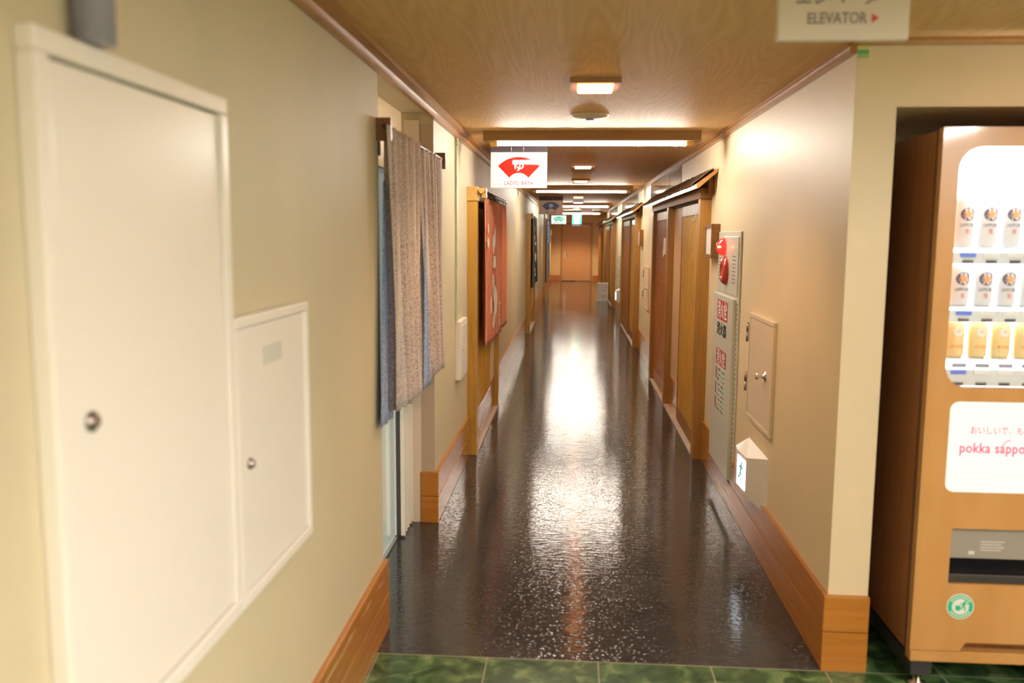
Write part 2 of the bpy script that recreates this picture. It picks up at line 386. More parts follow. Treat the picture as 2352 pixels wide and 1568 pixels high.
# baseboards, two boards high with a groove between
def bb(name, segs, m='wood_y', h=.29):
    b = MB()
    for (x0, x1, y0, y1) in segs:
        b.box(x0, x1, y0, y1, 0, .150, bev=.003)
        b.box(x0, x1, y0, y1, .1525, h, bev=.004)
    return struct(b.build(name, M[m]))
bb('baseboard_left', [(XL, -.725, -3.0, 3.34)], 'worn')
bb('baseboard_left_far', [(XL, -.725, 4.66, 6.12), (XL, -.725, 8.06, 14.0), (XL, -.725, 16.1, 22.4), (XL, -.725, 22.5, YE)])
bb('baseboard_left_pillar', [(-.822, -.723, 4.63, 4.65)], 'wood_x')
bb('baseboard_right', [(.945, XR, 3.13, 5.0), (.945, XR, 5.74, 6.15), (.945, XR, 9.8, 12.38), (.945, XR, 15.9, 19.4)])
struct(box('baseboard_right_low', 'wood_y', None, .945, XR, 5.0, 5.74, 0, .150, bev=.003))
bb('baseboard_alcove', [(.943, 1.108, 3.11, 3.13)], 'wood_x')
bb('baseboard_end', [(XL+.02, -.42, YE-.02, YE), (.72, XR-.02, YE-.02, YE)], 'wood_x', .2)
# crown mouldings
cr = MB(); cr.prism([(XL, -3, ZC), (XL+.055, -3, ZC), (XL+.055, -3, ZC-.018), (XL+.024, -3, ZC-.026), (XL+.024, -3, ZC-.058), (XL, -3, ZC-.058)], (0, YE+3, 0))
struct(cr.build('trim_1', M['crown']))
cr = MB(); cr.prism([(XR, 3.13, ZC), (XR-.034, 3.13, ZC), (XR-.034, 3.13, ZC-.010), (XR-.024, 3.13, ZC-.014), (XR-.024, 3.13, ZC-.036), (XR, 3.13, ZC-.036)], (0, YE-3.13, 0))
struct(cr.build('trim_2', M['crown']))
struct(box('trim_3', 'crown', None, XR-.024, 4.0, 3.05, 3.13, ZC-.012, ZC))

# end door
d = sroot('door_1', (.15, YE, 0))
fr = MB(); fr.box(-.40, -.355, YE-.03, YE, 0, 2.03).box(.645, .69, YE-.03, YE, 0, 2.03).box(-.355, .645, YE-.03, YE, 1.985, 2.03); fr.build('door_frame', M['door_end_frame'], d)
box('door_leaf', 'door_end', d, -.352, .642, YE-.02, YE, .012, 1.982, bev=.003)
h = MB(); h.cyl((-.25, YE-.02, .95), (-.25, YE-.07, .95), .014).cyl((-.25, YE-.065, .95), (-.15, YE-.065, .95), .01).box(-.275, -.225, YE-.026, YE-.018, .80, 1.0); h.build('door_handle', M['chrome'], d)
box('door_closer', 'tan', d, .33, .57, YE-.07, YE-.02, 1.89, 1.95, bev=.004)
tag(box('door_mat', 'mat_dark', None, -.35, .12, YE-.35, YE-.05, 0, .012), 'dark floor mat strip at the foot of the far end door', 'mat')

# ------------------------------------------------------------------ ceiling lamps
FX = .11
for i, y in enumerate((5.68, 11.85, 17.95, 23.7)):
    where = ['white fluorescent batten nearest the viewer, in front of the red fan sign', 'second fluorescent batten on the corridor ceiling, just before the navy fan sign', 'third fluorescent batten, behind the navy fan sign', 'farthest fluorescent batten, just before the end door'][i]
    t = thing('fluorescent_lamp', where, 'ceiling lamp', (FX, y, ZC), 'fluorescent battens across the ceiling')
    b = MB(); b.prism([(FX-.69, y-.055, ZC), (FX-.69, y+.055, ZC), (FX-.69, y+.055, ZC-.064), (FX-.69, y-.055, ZC-.064)], (1.38, 0, 0)); b.build('housing', M['fixture'], t)
    MB().cyl((FX-.60, y, ZC-.077), (FX+.60, y, ZC-.079), .0125, seg=20).build('tube', M['tube'], t)
    for sgn in (-1, 1):
        MB().box(min(FX+sgn*.601, FX+sgn*.65), max(FX+sgn*.601, FX+sgn*.65), y-.018, y+.018, ZC-.094, ZC-.0645, bev=.004).build('lamp_holder', M['socket'], t)
# two battens in the lobby to the right
for i, (x, y) in enumerate(((2.1, .6), (1.2, -1.3))):
    t = thing('fluorescent_lamp', ['fluorescent batten on the lobby ceiling in front of the vending machine', 'fluorescent batten at the back of the lobby ceiling'][i], 'ceiling lamp', (x, y, ZC))
    MB().box(x-.06, x+.06, y-.69, y+.69, ZC-.045, ZC).box(x-.066, x-.0605, y-.69, y+.69, ZC-.084, ZC).box(x+.0605, x+.066, y-.69, y+.69, ZC-.084, ZC).build('housing', M['fixture'], t)
    MB().cyl((x, y-.60, ZC-.068), (x, y+.60, ZC-.068), .0165, seg=20).build('tube', M['tube_b'], t)

dl = ['nearest square warm downlight, largest on the ceiling', 'square warm downlight just beyond the first batten, before the slot vent', 'square warm downlight between the slot vent and the second batten', 'square warm downlight just beyond the second batten', 'square warm downlight beyond the third batten, above the exit sign', 'last square warm downlight, just before the end door']
for i, y in enumerate((3.86, 8.26, 10.45, 14.75, 21.2, 29.0)):
    x = .088
    t = thing('downlight', dl[i], 'downlight', (x, y, ZC), 'square downlights')
    b = MB(); s1, s2 = .108, .078
    for (a0, a1, c0, c1) in ((-s1, s1, -s1, -s2), (-s1, s1, s2, s1), (-s1, -s2, -s2, s2), (s2, s1, -s2, s2)):
        b.box(x+a0, x+a1, y+c0, y+c1, ZC-.024, ZC)
    b.build('frame', M['dl_frame'], t)
    MB().box(x-s2+.002, x+s2-.002, y-s2+.002, y+s2-.002, ZC-.040, ZC-.001, bev=.008).build('lens', M['lens'], t)
    la = bpy.data.lights.new('downlight_bulb', 'SPOT'); la.energy = 85 if i == 5 else 16; la.color = (1, .62, .32); la.spot_size = 2.3; la.spot_blend = .6; la.shadow_soft_size = .06
    lo = bpy.data.objects.new('downlight_bulb', la); C.objects.link(lo); lo.parent = t; lo.location = (0, 0, -.06)
t = thing('round_ceiling_lamp', 'small round white lamp on the ceiling just before the third batten', 'ceiling lamp', (.10, 17.2, ZC))
MB().cyl((.10, 17.2, ZC-.02), (.10, 17.2, ZC), .115, seg=28).build('rim', M['dvent'], t)
MB().cyl((.10, 17.2, ZC-.034), (.10, 17.2, ZC-.0205), .09, seg=28).build('lens', M['lens_w'], t)
t = thing('smoke_detector', 'round cream disc detector on the ceiling between the nearest downlight and batten', 'smoke detector', (.085, 4.88, ZC))
MB().lathe([(.105, 0), (.105, .008), (.095, .018), (.05, .026), (.0, .027)], (.085, 4.88, ZC), (0, 0, -1), 32).build('body', M['detector'], t)
MB().cyl((.085, 4.88, ZC-.034), (.085, 4.88, ZC-.026), .022).build('sensor', M['dvent'], t)
for i, (x, y, w, d_) in enumerate(((.09, 9.25, .12, .08), (-.15, 21.6, .22, .12), (.09, 11.1, .10, .05))):
    t = thing('ceiling_vent', ['flat brown slot vent between two square downlights', 'wide dark slot vent far down the ceiling, left of the plate sign', 'faint narrow cream vent just before the second batten'][i], 'ceiling vent', (x, y, ZC))
    b = MB(); b.box(x-w, x+w, y-d_, y-d_+.015, ZC-.014, ZC).box(x-w, x+w, y+d_-.015, y+d_, ZC-.014, ZC).box(x-w, x-w+.015, y-d_+.015, y+d_-.015, ZC-.014, ZC).box(x+w-.015, x+w, y-d_+.015, y+d_-.015, ZC-.014, ZC)
    b.build('frame', M['detector'], t)
    b = MB()
    for k in range(5):
        yy = y-d_+.02+(2*d_-.04)*k/5; b.box(x-w+.016, x+w-.016, yy, yy+(2*d_-.04)/8, ZC-.010, ZC)
    b.build('slats', M['dvent'], t)

# ------------------------------------------------------------------ hanging signs
def fan(s, cx, y, cz, k, m, ext=-.002):
    """folding-fan shape centred on cx; cz = height of the outer tips; k = half width"""
    u = k/235.
    pts = []
    R1 = 326*u; a1 = math.asin(235/326)
    c1 = cz-226*u
    for i in range(25):
        a = -a1+2*a1*i/24; pts.append((cx+R1*math.sin(a), y, c1+R1*math.cos(a)))
    r2 = 131.6*u; a2 = math.asin(107/131.6); c2 = cz-207*u
    for i in range(17):
        a = a2-2*a2*i/16; pts.append((cx+r2*math.sin(a), y, c2+r2*math.cos(a)))
    return s.prism(pts, (0, ext, 0), m)
def bath_sign(y, cx, w, z0, z1, face, fan_m, cap, cap_m, kana, kana_m, label, mount=True, ksize=.085):
    t = thing('hanging_sign', label, 'sign', (cx, y, ZC), 'fan signs hanging from the ceiling')
    MB().box(cx-w/2, cx+w/2, y, y+.03, z0, z1, bev=.003).build('panel', M[face], t)
    if mount:
        MB().box(cx-w/2, cx+w/2, y+.008, y+.022, z1, ZC).build('mount', M['mount'], t)
        for q in (-.055, .035): MB().cyl((cx+q, y+.002, z1+.004), (cx+q, y+.002, ZC-.008), .0055, seg=10).build('hanger', M['chrome'], t)
    h = z1-z0
    fan(MB(), cx, y-.0005, z1-h*.385, w*.367, M[fan_m]).build('fan_emblem', M[fan_m], t)
    s = MB(); text_mesh(s, kana, (cx, y-.0032, z1-h*.385-ksize*.36), RX, UZ, ksize, M[kana_m], bold=.0016); s.build('kana_lettering', M[kana_m], t)
    s = MB(); text_mesh(s, cap, (cx, y-.0012, z0+h*.085), RX, UZ, h*.155, M[cap_m], sx=.80, bold=.0005, spacing=1.12); s.build('caption_lettering', M[cap_m], t)
    return t
bath_sign(6.4, -.398, .413, 1.940, 2.197, 'acrylic', 'red', 'LADYS  BATH', 'red_ink', 'ゆ', 'white_ink', 'white hanging sign with a red fan above the words LADYS BATH')
bath_sign(15.1, -.378, .416, 1.955, 2.192, 'acrylic_beige', 'navy', 'MENS  BATH', 'black_ink', 'ゆ', 'white_ink', 'beige hanging sign with a navy fan above the words MENS BATH')
bath_sign(24.75, -.396, .42, 1.914, 2.15, 'wc_face', 'wc_green', 'MENS&LADYS TOILET', 'grey_ink', 'せんめ', 'white_ink', 'small lit white hanging sign with a green fan', ksize=.078)

t = thing('exit_sign', 'glowing green and white exit sign hanging before the far end door', 'exit sign', (.11, 24.0, ZC))
MB().box(-.01, .235, 24.0, 24.06, 1.915, 2.165, bev=.004).build('case', M['exit_green'], t)
MB().box(.045, .175, 23.994, 24.0, 1.925, 2.15).build('lit_face', M['exit_white'], t)
def runner(s, o, ax, up, k, m, nrm=-1):
    """running figure pictogram; o centre, ax horizontal unit, k = height"""
    o = Vector(o); ax = Vector(ax); up = Vector(up); n = ax.cross(up)*.0015
    def P(a, b): return o+ax*a*k+up*b*k
    def limb(a, b, w):
        d = (P(*b)-P(*a)); q = d.normalized().cross(n.normalized())*w*k/2
        s.prism([P(*a)+q, P(*b)+q, P(*b)-q, P(*a)-q], n, m)
    hd = [P(.10+.075*math.cos(i*PI/6), .40+.075*math.sin(i*PI/6)) for i in range(12)]; s.prism(hd, n, m)
    limb((.07, .32), (-.03, .02), .15); limb((.05, .28), (.25, .18), .06); limb((.25, .18), (.30, .28), .05); limb((.03, .27), (-.18, .22), .06); limb((-.18, .22), (-.24, .1), .05)
    limb((-.02, .04), (.14, -.12), .09); limb((.14, -.12), (.10, -.36), .07); limb((-.03, .04), (-.12, -.18), .09); limb((-.12, -.18), (-.34, -.24), .07)
s = MB(); runner(s, (.11, 23.9935, 2.04), RX, UZ, .15, M['exit_green']); s.build('running_figure', M['exit_green'], t)
MB().box(-.027, .215, 23.98, 24.07, 1.845, 1.912, bev=.004).build('speaker_box', M['dsteel'], t)
MB().cyl((.11, 24.03, 2.165), (.11, 24.03, ZC), .008).build('hanger', M['chrome'], t)
t = thing('hanging_sign', 'small pinkish plate sign with two lines of text, right of the exit sign', 'sign', (.32, 20.0, ZC))
MB().box(.20, .45, 20.0, 20.012, 2.11, 2.20).build('panel', M['pinkish'], t)
s = MB()
for i in range(9): s.box(.225+.023*i, .240+.023*i, 19.998, 19.9999, 2.165, 2.185, m=M['grey_ink']).box(.225+.023*i, .241+.023*i, 19.998, 19.9999, 2.128, 2.146, m=M['red_ink'])
s.build('lettering', None, t)
for x in (.23, .42): MB().cyl((x, 20.006, 2.20), (x, 20.006, ZC), .003).build('hanger', M['chrome'], t)

# elevator sign, close
t = thing('hanging_sign', 'large cream hanging sign reading ELEVATOR with a red arrow, at the top edge', 'sign', (.67, 2.3, ZC))
MB().box(.508, .831, 2.3, 2.325, 2.091, 2.248, bev=.004).build('panel', mat('greyish_sign_panel', (.74, .68, .61), .4), t)
for x in (.56, .78): MB().cyl((x, 2.312, 2.248), (x, 2.312, ZC), .004).build('hanger', M['chrome'], t)
s = MB(); text_mesh(s, 'エレベーター', (.672, 2.2985, 2.179), RX, UZ, .050, M['grey_ink'], bold=.0008, sx=.82); text_mesh(s, 'ELEVATOR', (.579, 2.2985, 2.131), RX, UZ, .0385, M['grey_ink'], align='LEFT', sx=.80, bold=.0004); s.build('lettering', M['grey_ink'], t)
MB().prism([(.738, 2.2995, 2.131), (.738, 2.2995, 2.155), (.756, 2.2995, 2.143)], (0, -.001, 0)).build('arrow', M['red_ink'], t)

# ------------------------------------------------------------------ left side
# big service panels
X0 = XL
t = thing('wall_cabinet', 'tall cream white service cabinet door on the near left wall', 'wall cabinet', (X0, 1.46, .9))
def frame_yz(b, xa, xb, y0, y1, z0, z1, w, bev=.003):
    b.box(xa, xb, y0, y1, z1-w, z1, bev=bev).box(xa, xb, y0, y1, z0, z0+w, bev=bev).box(xa, xb, y0, y0+w, z0+w, z1-w, bev=bev).box(xa, xb, y1-w, y1, z0+w, z1-w, bev=bev); return b
frame_yz(MB(), X0, X0+.030, 1.136, 1.786, .765, 1.875, .034, .005).build('frame', M['enamel'], t)
MB().box(X0, X0+.022, 1.174, 1.748, .803, 1.837, bev=.004).build('door', M['enamel'], t)
MB().lathe([(.016, 0), (.016, .006), (.009, .008), (.009, .012)], (X0+.022, 1.235, 1.316), (1, 0, 0)).build('lock', M['steel'], [c for c in t.children if c.name.startswith('door')][0])
t = thing('wall_cabinet', 'smaller cream white service cabinet right of the tall one', 'wall cabinet', (X0, 2.05, .8))
frame_yz(MB(), X0, X0+.030, 1.790, 2.306, .765, 1.418, .026, .005).build('frame', M['enamel'], t)
MB().box(X0, X0+.022, 1.819, 2.277, .794, 1.389, bev=.004).build('door', M['enamel'], t)
MB().lathe([(.013, 0), (.013, .006), (.008, .008), (.008, .012)], (X0+.022, 1.865, 1.082), (1, 0, 0)).build('lock', M['steel'], [c for c in t.children if c.name.startswith('door')][0])
s = MB(); s.box(X0+.022, X0+.0232, 1.965, 2.10, 1.29, 1.335, m=M['sticker']); s.build('paper_label', M['sticker'], t)
t = thing('wall_pipe', 'lavender grey pipe rising from the top of the tall wall cabinet', 'pipe', (X0, 1.28, 1.9))
MB().cyl((X0+.032, 1.285, 1.877), (X0+.032, 1.285, ZC-.03), .03, seg=24).build('pipe_run', M['pipe'], t)
MB().box(X0, X0+.066, 1.25, 1.32, 2.10, 2.13).build('clip', M['steel'], t)

# recessed doorway: transom, threshold, folding door, jamb
struct(box('trim_4', 'jamb', None, -.90, -.82, 4.64, 4.66, 0, 2.2))
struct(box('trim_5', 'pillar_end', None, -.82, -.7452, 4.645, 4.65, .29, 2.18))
struct(box('trim_7', mat('cream_transom_added_glow', (.78, .64, .43), .2, coat=.6, emit=(.95, .68, .40), es=.16), None, -1.0, -.92, 3.32, 4.66, 1.905, ZC-.02))  # faint warm glow added to the transom to brighten the dark recess
struct(box('trim_8', 'wall', None, -1.0, XL, 3.32, 4.65, ZC-.0195, ZC))
struct(MB().box(-.97, -.905, 3.32, 4.60, 0, .008).box(-.905, -.899, 3.32, 4.60, 0, .012).build('trim_6', M['sill']))
fd = thing('accordion_door', 'white folding accordion door, half drawn behind the grey doorway curtain', 'door', (-.9, 4.0, .008))
b = MB(); z0, z1 = .02, 1.89
ys = [4.40+.03*i for i in range(9)]
pts = [(-.895+(.035 if i % 2 else -.03), y) for i, y in enumerate(ys)]
for (a, c) in zip(pts, pts[1:]):
    b.prism([(a[0], a[1], z0), (c[0], c[1], z0), (c[0]-.006, c[1], z0), (a[0]-.006, a[1], z0)], (0, 0, z1-z0))
b.build('folds', M['vinyl'], fd)
MB().box(-.925, -.912, 3.9, 4.375, .012, 1.89, bev=.003).build('pane', M['pane'], fd)
b = MB(); b.box(-.925, -.862, 4.376, 4.398, .012, 1.89, bev=.002); b.build('lead_post', M['enamel'], fd)
MB().box(-.906, -.884, 4.373, 4.3755, .012, 1.89).build('dark_seal', M['dsteel'], fd)
MB().box(-.93, -.86, 3.33, 4.64, 1.892, 1.90).build('track', M['sill'], fd)

def curtain(name, parent, xf, y0, y1, zt, zb, m, amp=.012, waves=6, thick=.003, zb2=None, y0b=None, y1b=None, ph=0, n=60, nz=24, flare=1.5, lean=0):
    """hanging cloth in the y-z plane with soft pleats; thick = real thickness"""
    b = MB(); F = []; B = []
    zb2 = zb if zb2 is None else zb2; y0b = y0 if y0b is None else y0b; y1b = y1 if y1b is None else y1b
    for j in range(nz+1):
        v = j/nz; r1 = []; r2 = []
        for i in range(n+1):
            u = i/n
            ya = y0+(y0b-y0)*v; yb = y1+(y1b-y1)*v
            y = ya+(yb-ya)*u; z = zt+((zb+(zb2-zb)*u)-zt)*v
            A = amp*(.6+flare*v*.5)
            x = xf+A*math.sin(u*waves*2*PI+ph+.5*math.sin(v*3+u*5))+.35*A*math.sin(u*waves*4.3*PI+1.7+ph)+lean*v
            z += .004*math.sin(u*waves*2*PI+ph)*v
            r1.append(b.b.verts.new((x, y, z))); r2.append(b.b.verts.new((x-thick, y, z)))
        F.append(r1); B.append(r2)
    def q(a, b_, c, d): f = b.b.faces.new((a, b_, c, d)); f.smooth = True
    for j in range(nz):
        for i in range(n):
            q(F[j][i], F[j][i+1], F[j+1][i+1], F[j+1][i]); q(B[j][i+1], B[j][i], B[j+1][i], B[j+1][i+1])
        q(F[j][0], F[j+1][0], B[j+1][0], B[j][0]); q(F[j][n], B[j][n], B[j+1][n], F[j+1][n])
    for i in range(n):
        q(F[0][i], B[0][i], B[0][i+1], F[0][i+1]); q(F[nz][i], F[nz][i+1], B[nz][i+1], B[nz][i])
    return b.build(name, M[m], parent)

# grey mottled doorway curtain
t = thing('doorway_curtain', 'mottled grey and pink doorway curtain with blue slit, nearest on the left', 'curtain', (-.70, 3.9, 2.0))
XC = -.700
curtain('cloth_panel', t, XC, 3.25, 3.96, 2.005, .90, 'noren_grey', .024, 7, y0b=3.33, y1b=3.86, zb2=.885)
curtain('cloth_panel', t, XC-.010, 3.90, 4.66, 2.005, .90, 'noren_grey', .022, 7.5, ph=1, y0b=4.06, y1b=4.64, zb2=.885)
curtain('blue_lining', t, XC-.022, 3.30, 3.42, 1.80, .86, 'noren_blue', .006, 1, y0b=3.20, y1b=3.42)
curtain('blue_lining', t, XC+.026, 3.945, 3.965, 1.72, .885, 'noren_blue', .004, 1, y0b=3.88, y1b=4.08)
MB().cyl((XC-.008, 3.26, 2.0), (XC-.008, 4.70, 2.0), .008).build('rod', M['rod'], t)
for (ya, yb) in ((3.285, 3.31), (4.69, 4.72)):
    MB().box(XL, XC+.012, ya, yb, 1.95, 2.035, bev=.002).build('bracket', M['bracket'], t)
MB().box(XL-.02, XL+.001, 3.325, 3.36, 1.90, 2.03).build('bracket', M['dsteel'], t)

# conduit and white box beyond it
t = thing('wall_box', 'small white switch box low on the left wall before the ladies doorway', 'switch box', (XL, 5.67, .66))
MB().box(XL, XL+.035, 5.50, 5.86, .66, 1.04, bev=.004).build('case', M['enamel'], t)
MB().box(XL+.035, XL+.039, 5.53, 5.83, .69, 1.01, bev=.0015).build('cover', M['enamel'], t)
MB().box(XL+.039, XL+.041, 5.60, 5.68, .93, .955).build('name_tag', M['sticker'], t)
MB().lathe([(.006, 0), (.006, .003), (.003, .004)], (XL+.039, 5.57, .85), (1, 0, 0), 10).build('lock', M['steel'], t)
t = thing('cable_duct', 'thin pale green vertical cable duct above the white switch box', 'cable duct', (XL, 5.54, 1.04))
MB().box(XL, XL+.014, 5.49, 5.56, 1.04, 2.202, bev=.003).build('duct', M['raceway'], t)
MB().box(XL, XL+.018, 5.485, 5.565, 2.15, 2.19, bev=.003).build('duct_end', M['raceway'], t)

def left_door(idx, y0, y1, top):
    d = sroot('door_%d' % idx, (XL, y0, 0))
    xo = -.675
    MB().box(XL-.0, xo, y0, y0+.10, 0, top-.1, bev=.004).build('post', M['wood_z'], d)
    MB().box(XL-.0, xo, y1-.10, y1, 0, top-.1, bev=.004).build('post', M['wood_z'], d)
    MB().box(XL-.0, xo+.006, y0-.01, y0+.12, top-.1, top, bev=.004).build('post_cap', M['tan'], d)
    MB().box(XL-.0, xo-.01, y0+.12, y1, top-.1, top, bev=.004).build('lintel', M['lintel'], d)
    MB().box(XL, XL+.02, y0+.10, y1-.10, .012, top-.1).build('door_leaf', M['lat_back'], d)
    b = MB(); n = 12
    for i in range(n):
        y = y0+.12+(y1-y0-.6)*i/n; b.box(XL+.02, XL+.036, y, y+.055, .28, top-.14)
    b.build('lattice', M['lat'], d)
    MB().box(XL+.02, XL+.036, y0+.10, y1-.48, .03, .27).build('kick_board', M['wood_y'], d)
    MB().box(XL+.02, XL+.03, y1-.45, y1-.10, .29, top-.12).build('side_panel', M['wall'], d)
    MB().box(XL+.02, XL+.035, y1-.46, y1-.10, .012, .29).build('side_baseboard', M['wood_y'], d)
    MB().box(XL+.02, XL+.065, y0+.10, y1-.10, 0, .01).box(XL+.066, XL+.072, y0, y1, 0, .012).build('floor_track', M['pale'], d)
    return d
left_door(2, 6.13, 8.06, 1.935)
left_door(3, 14.08, 16.0, 1.945)

def blob(s, pts, xf, m):  # printed mark: polygon in y-z on a curtain face
    return s.prism([(xf, y, z) for y, z in pts], (.0012, 0, 0), m)
def stroke(s, path, xf, m):
    """brush stroke given (y,z,halfwidth) stations"""
    q = []; n = len(path)
    for i in range(n-1):
        p0, p1, p2, p3 = path[max(i-1, 0)], path[i], path[i+1], path[min(i+2, n-1)]
        for k in range(6):
            u = k/6
            q.append(tuple(.5*(2*b+(c-a)*u+(2*a-5*b+4*c-d)*u*u+(3*b-a-3*c+d)*u**3) for a, b, c, d in zip(p0, p1, p2, p3)))
    path = [(y, z, max(w, .002)) for y, z, w in q+[path[-1]]]
    L = [(y-w*2.4, z) for y, z, w in path]; R = [(y+w*2.4, z) for y, z, w in path][::-1]
    return blob(s, L+R, xf, m)
# red noren
t = thing('doorway_curtain', 'brick red doorway curtain with white brush lettering under the red fan sign', 'curtain', (-.64, 7.1, 1.9))
XN = -.640
curtain('cloth_panel', t, XN, 6.30, 6.98, 1.865, .775, 'noren_red', .014, 3.2, zb2=.755, y1b=6.93)
curtain('cloth_panel', t, XN, 6.985, 7.62, 1.865, .745, 'noren_red', .014, 3.0, ph=2, y0b=7.04)
curtain('cloth_panel', t, XN, 7.625, 8.25, 1.865, .745, 'noren_orange', .012, 2.2, ph=1, y1b=8.40)
MB().cyl((XN, 6.12, 1.905), (XN, 8.45, 1.905), .009, m=M['rod']).build('rod', M['rod'], t)
b = MB()
for i in range(16): MB().tube([(XN-.012, 6.5+.11*i, 1.915), (XN-.014, 6.5+.11*i, 1.865), (XN+.014, 6.5+.11*i, 1.865), (XN+.012, 6.5+.11*i, 1.915), (XN-.012, 6.5+.11*i, 1.915)], .0022, 6).build('ring', M['rod'], t)
MB().lathe([(.018, 0), (.020, .01), (.018, .022)], (XN, 6.12, 1.905), (0, -1, 0)).box(XN-.018, XN+.018, 6.26, 6.32, 1.86, 1.935, bev=.004).box(XN-.036, XN-.004, 6.145, 6.25, 1.89, 1.92).build('rod_block', M['tan'], t)
s = MB(); xf = XN+.018
stroke(s, [(6.95, 1.65, .004), (6.97, 1.60, .02), (6.97, 1.54, .015), (6.96, 1.50, .004)], xf, M['cream_print'])
stroke(s, [(6.86, 1.60, .004), (6.85, 1.54, .03), (6.86, 1.48, .022), (6.85, 1.45, .01)], xf, M['cream_print'])
stroke(s, [(6.93, 1.43, .03), (6.95, 1.40, .045), (6.94, 1.35, .05), (6.93, 1.33, .02)], xf, M['cream_print'])
stroke(s, [(6.83, 1.29, .012), (6.82, 1.24, .03), (6.83, 1.18, .02), (6.84, 1.14, .014)], xf, M['cream_print'])
stroke(s, [(6.90, 1.20, .02), (6.96, 1.16, .06), (7.02, 1.10, .075), (7.05, 1.03, .06), (7.0, .97, .06), (6.93, .93, .04), (6.90, .89, .045), (6.88, .86, .02)], xf, M['cream_print'])
stroke(s, [(6.68, 1.12, .01), (6.66, 1.05, .02), (6.68, .99, .015)], xf, M['cream_print'])
stroke(s, [(6.42, 1.58, .006), (6.43, 1.53, .03), (6.42, 1.50, .01)], xf, M['cream_print'])
stroke(s, [(6.43, 1.68, .004), (6.43, 1.64, .014), (6.43, 1.61, .005)], xf, M['cream_print'])
for i, ch in enumerate('ていの'): text_mesh(s, ch, (xf+.001, 7.45, .96-.07*i), (0, 1, 0), UZ, .085, M['cream_print'], ext=.0005, bold=.001, sx=2.6)
s.build('printed_lettering', M['cream_print'], t)

t = thing('doorway_curtain', 'black doorway curtain with cream brush lettering, beyond the red curtain', 'curtain', (-.64, 15, 1.9))
XN = -.655
curtain('cloth_panel', t, XN, 14.22, 14.78, 1.89, .735, 'noren_black', .012, 2.2)
curtain('cloth_panel', t, XN, 14.79, 15.35, 1.89, .75, 'noren_black', .012, 2.0, ph=2)
curtain('cloth_panel', t, XN, 15.36, 15.95, 1.89, .77, 'noren_black', .012, 2.0, ph=1, lean=.02)
MB().cyl((XN, 14.05, 1.91), (XN, 16.1, 1.91), .012).build('rod', M['rod'], t)
MB().box(XN-.018, XN+.018, 14.12, 14.20, 1.87, 1.945, bev=.004).build('rod_block', M['tan'], t)
s = MB(); xf = XN+.022
for (y, z, h_, w) in ((14.5, 1.70, .08, .03), (14.6, 1.55, .1, .03), (14.95, 1.45, .06, .10), (14.95, 1.22, .16, .12), (14.9, 1.00, .07, .05), (14.95, .92, .06, .09)):
    stroke(s, [(y, z+h_/2, w*.2), (y+.02, z+h_*.25, w*.8), (y-.01, z-h_*.2, w*.7), (y, z-h_/2, w*.2)], xf, M['cream_print'])
for i, ch in enumerate('ズの'): text_mesh(s, ch, (xf, 15.55, .93-.085*i), (0, 1, 0), UZ, .12, M['cream_print'], ext=.0005, bold=.003)
s.build('printed_lettering', M['cream_print'], t)

# far left: thin post, greenish glazed doorway, patterned curtain
d = sroot('door_4', (XL, 24.5, 0))
MB().box(XL, XL+.05, 22.4, 22.5, 0, 2.2).build('post', M['wood_z'], d)
MB().box(XL, XL+.03, 24.0, 26.8, .3, 2.2).build('door_leaf', M['pane'], d)
MB().box(XL, XL+.05, 23.9, 24.0, .3, 2.05).box(XL, XL+.05, 25.4, 25.46, .3, 2.05).box(XL, XL+.05, 26.8, 26.88, .3, 2.05).build('door_frame', M['mount'], d)
t = thing('doorway_curtain', 'blue and white patterned short curtain far down the left wall', 'curtain', (-.68, 25, 2.0))
curtain('cloth_panel', t, -.675, 24.1, 26.2, 2.0, 1.37, 'noren_check', .012, 4)
MB().cyl((-.675, 24.0, 2.01), (-.675, 26.4, 2.01), .012).build('rod', M['rod'], t)
t = thing('notice_box', 'small white box on the left wall beside the far end wall', 'wall box', (XL, 29, 1.7))
MB().box(XL-.002, XL+.05, 28.9, 29.1, 1.60, 1.80, bev=.005).build('case', M['white'], t)

# ------------------------------------------------------------------ right side
def eave(p, y0, y1, seed):
    rnd = random.Random(seed)
    xi, zi, xo, zo = XR-.002, 2.048, .822, 1.945
    b = MB(); b.prism([(xi, y0, zi-.022), (xi, y0, zi), (xo, y0, zo), (xo, y0, zo-.028), (xo+.012, y0, zo-.028)], (0, y1-y0, 0)); b.build('eave_board', M['eave_wood'], p)
    # corrugated glossy roofing lying on the slope
    b = MB(); n = int((y1-y0)/.035); k = 5; F = []
    for i in range(n+1):
        y = y0+.12+(y1-y0-.14)*i/n; row = []
        for j in range(k+1):
            v = j/k; x = xi+(xo-xi)*v*1.04; z = zi+(zo-zi)*v*1.04
            hgt = .010+.008*math.sin(i*1.9+seed)+.006*rnd.random()
            row.append((x-hgt*.6, y, z+hgt*.8))
        F.append([b.b.verts.new(q) for q in row])
    G = [[b.b.verts.new(v.co+Vector((.003, 0, -.006))) for v in r] for r in F]
    for i in range(n):
        for j in range(k):
            b.b.faces.new((F[i][j], F[i][j+1], F[i+1][j+1], F[i+1][j])); b.b.faces.new((G[i+1][j], G[i+1][j+1], G[i][j+1], G[i][j]))
        b.b.faces.new((F[i][k], G[i][k], G[i+1][k], F[i+1][k])); b.b.faces.new((F[i+1][0], G[i+1][0], G[i][0], F[i][0]))
    for r in (0, n):
        for j in range(k): b.b.faces.new((F[r][j], G[r][j], G[r][j+1], F[r][j+1]))
    b.build('eave_roofing', M['foil'], p)
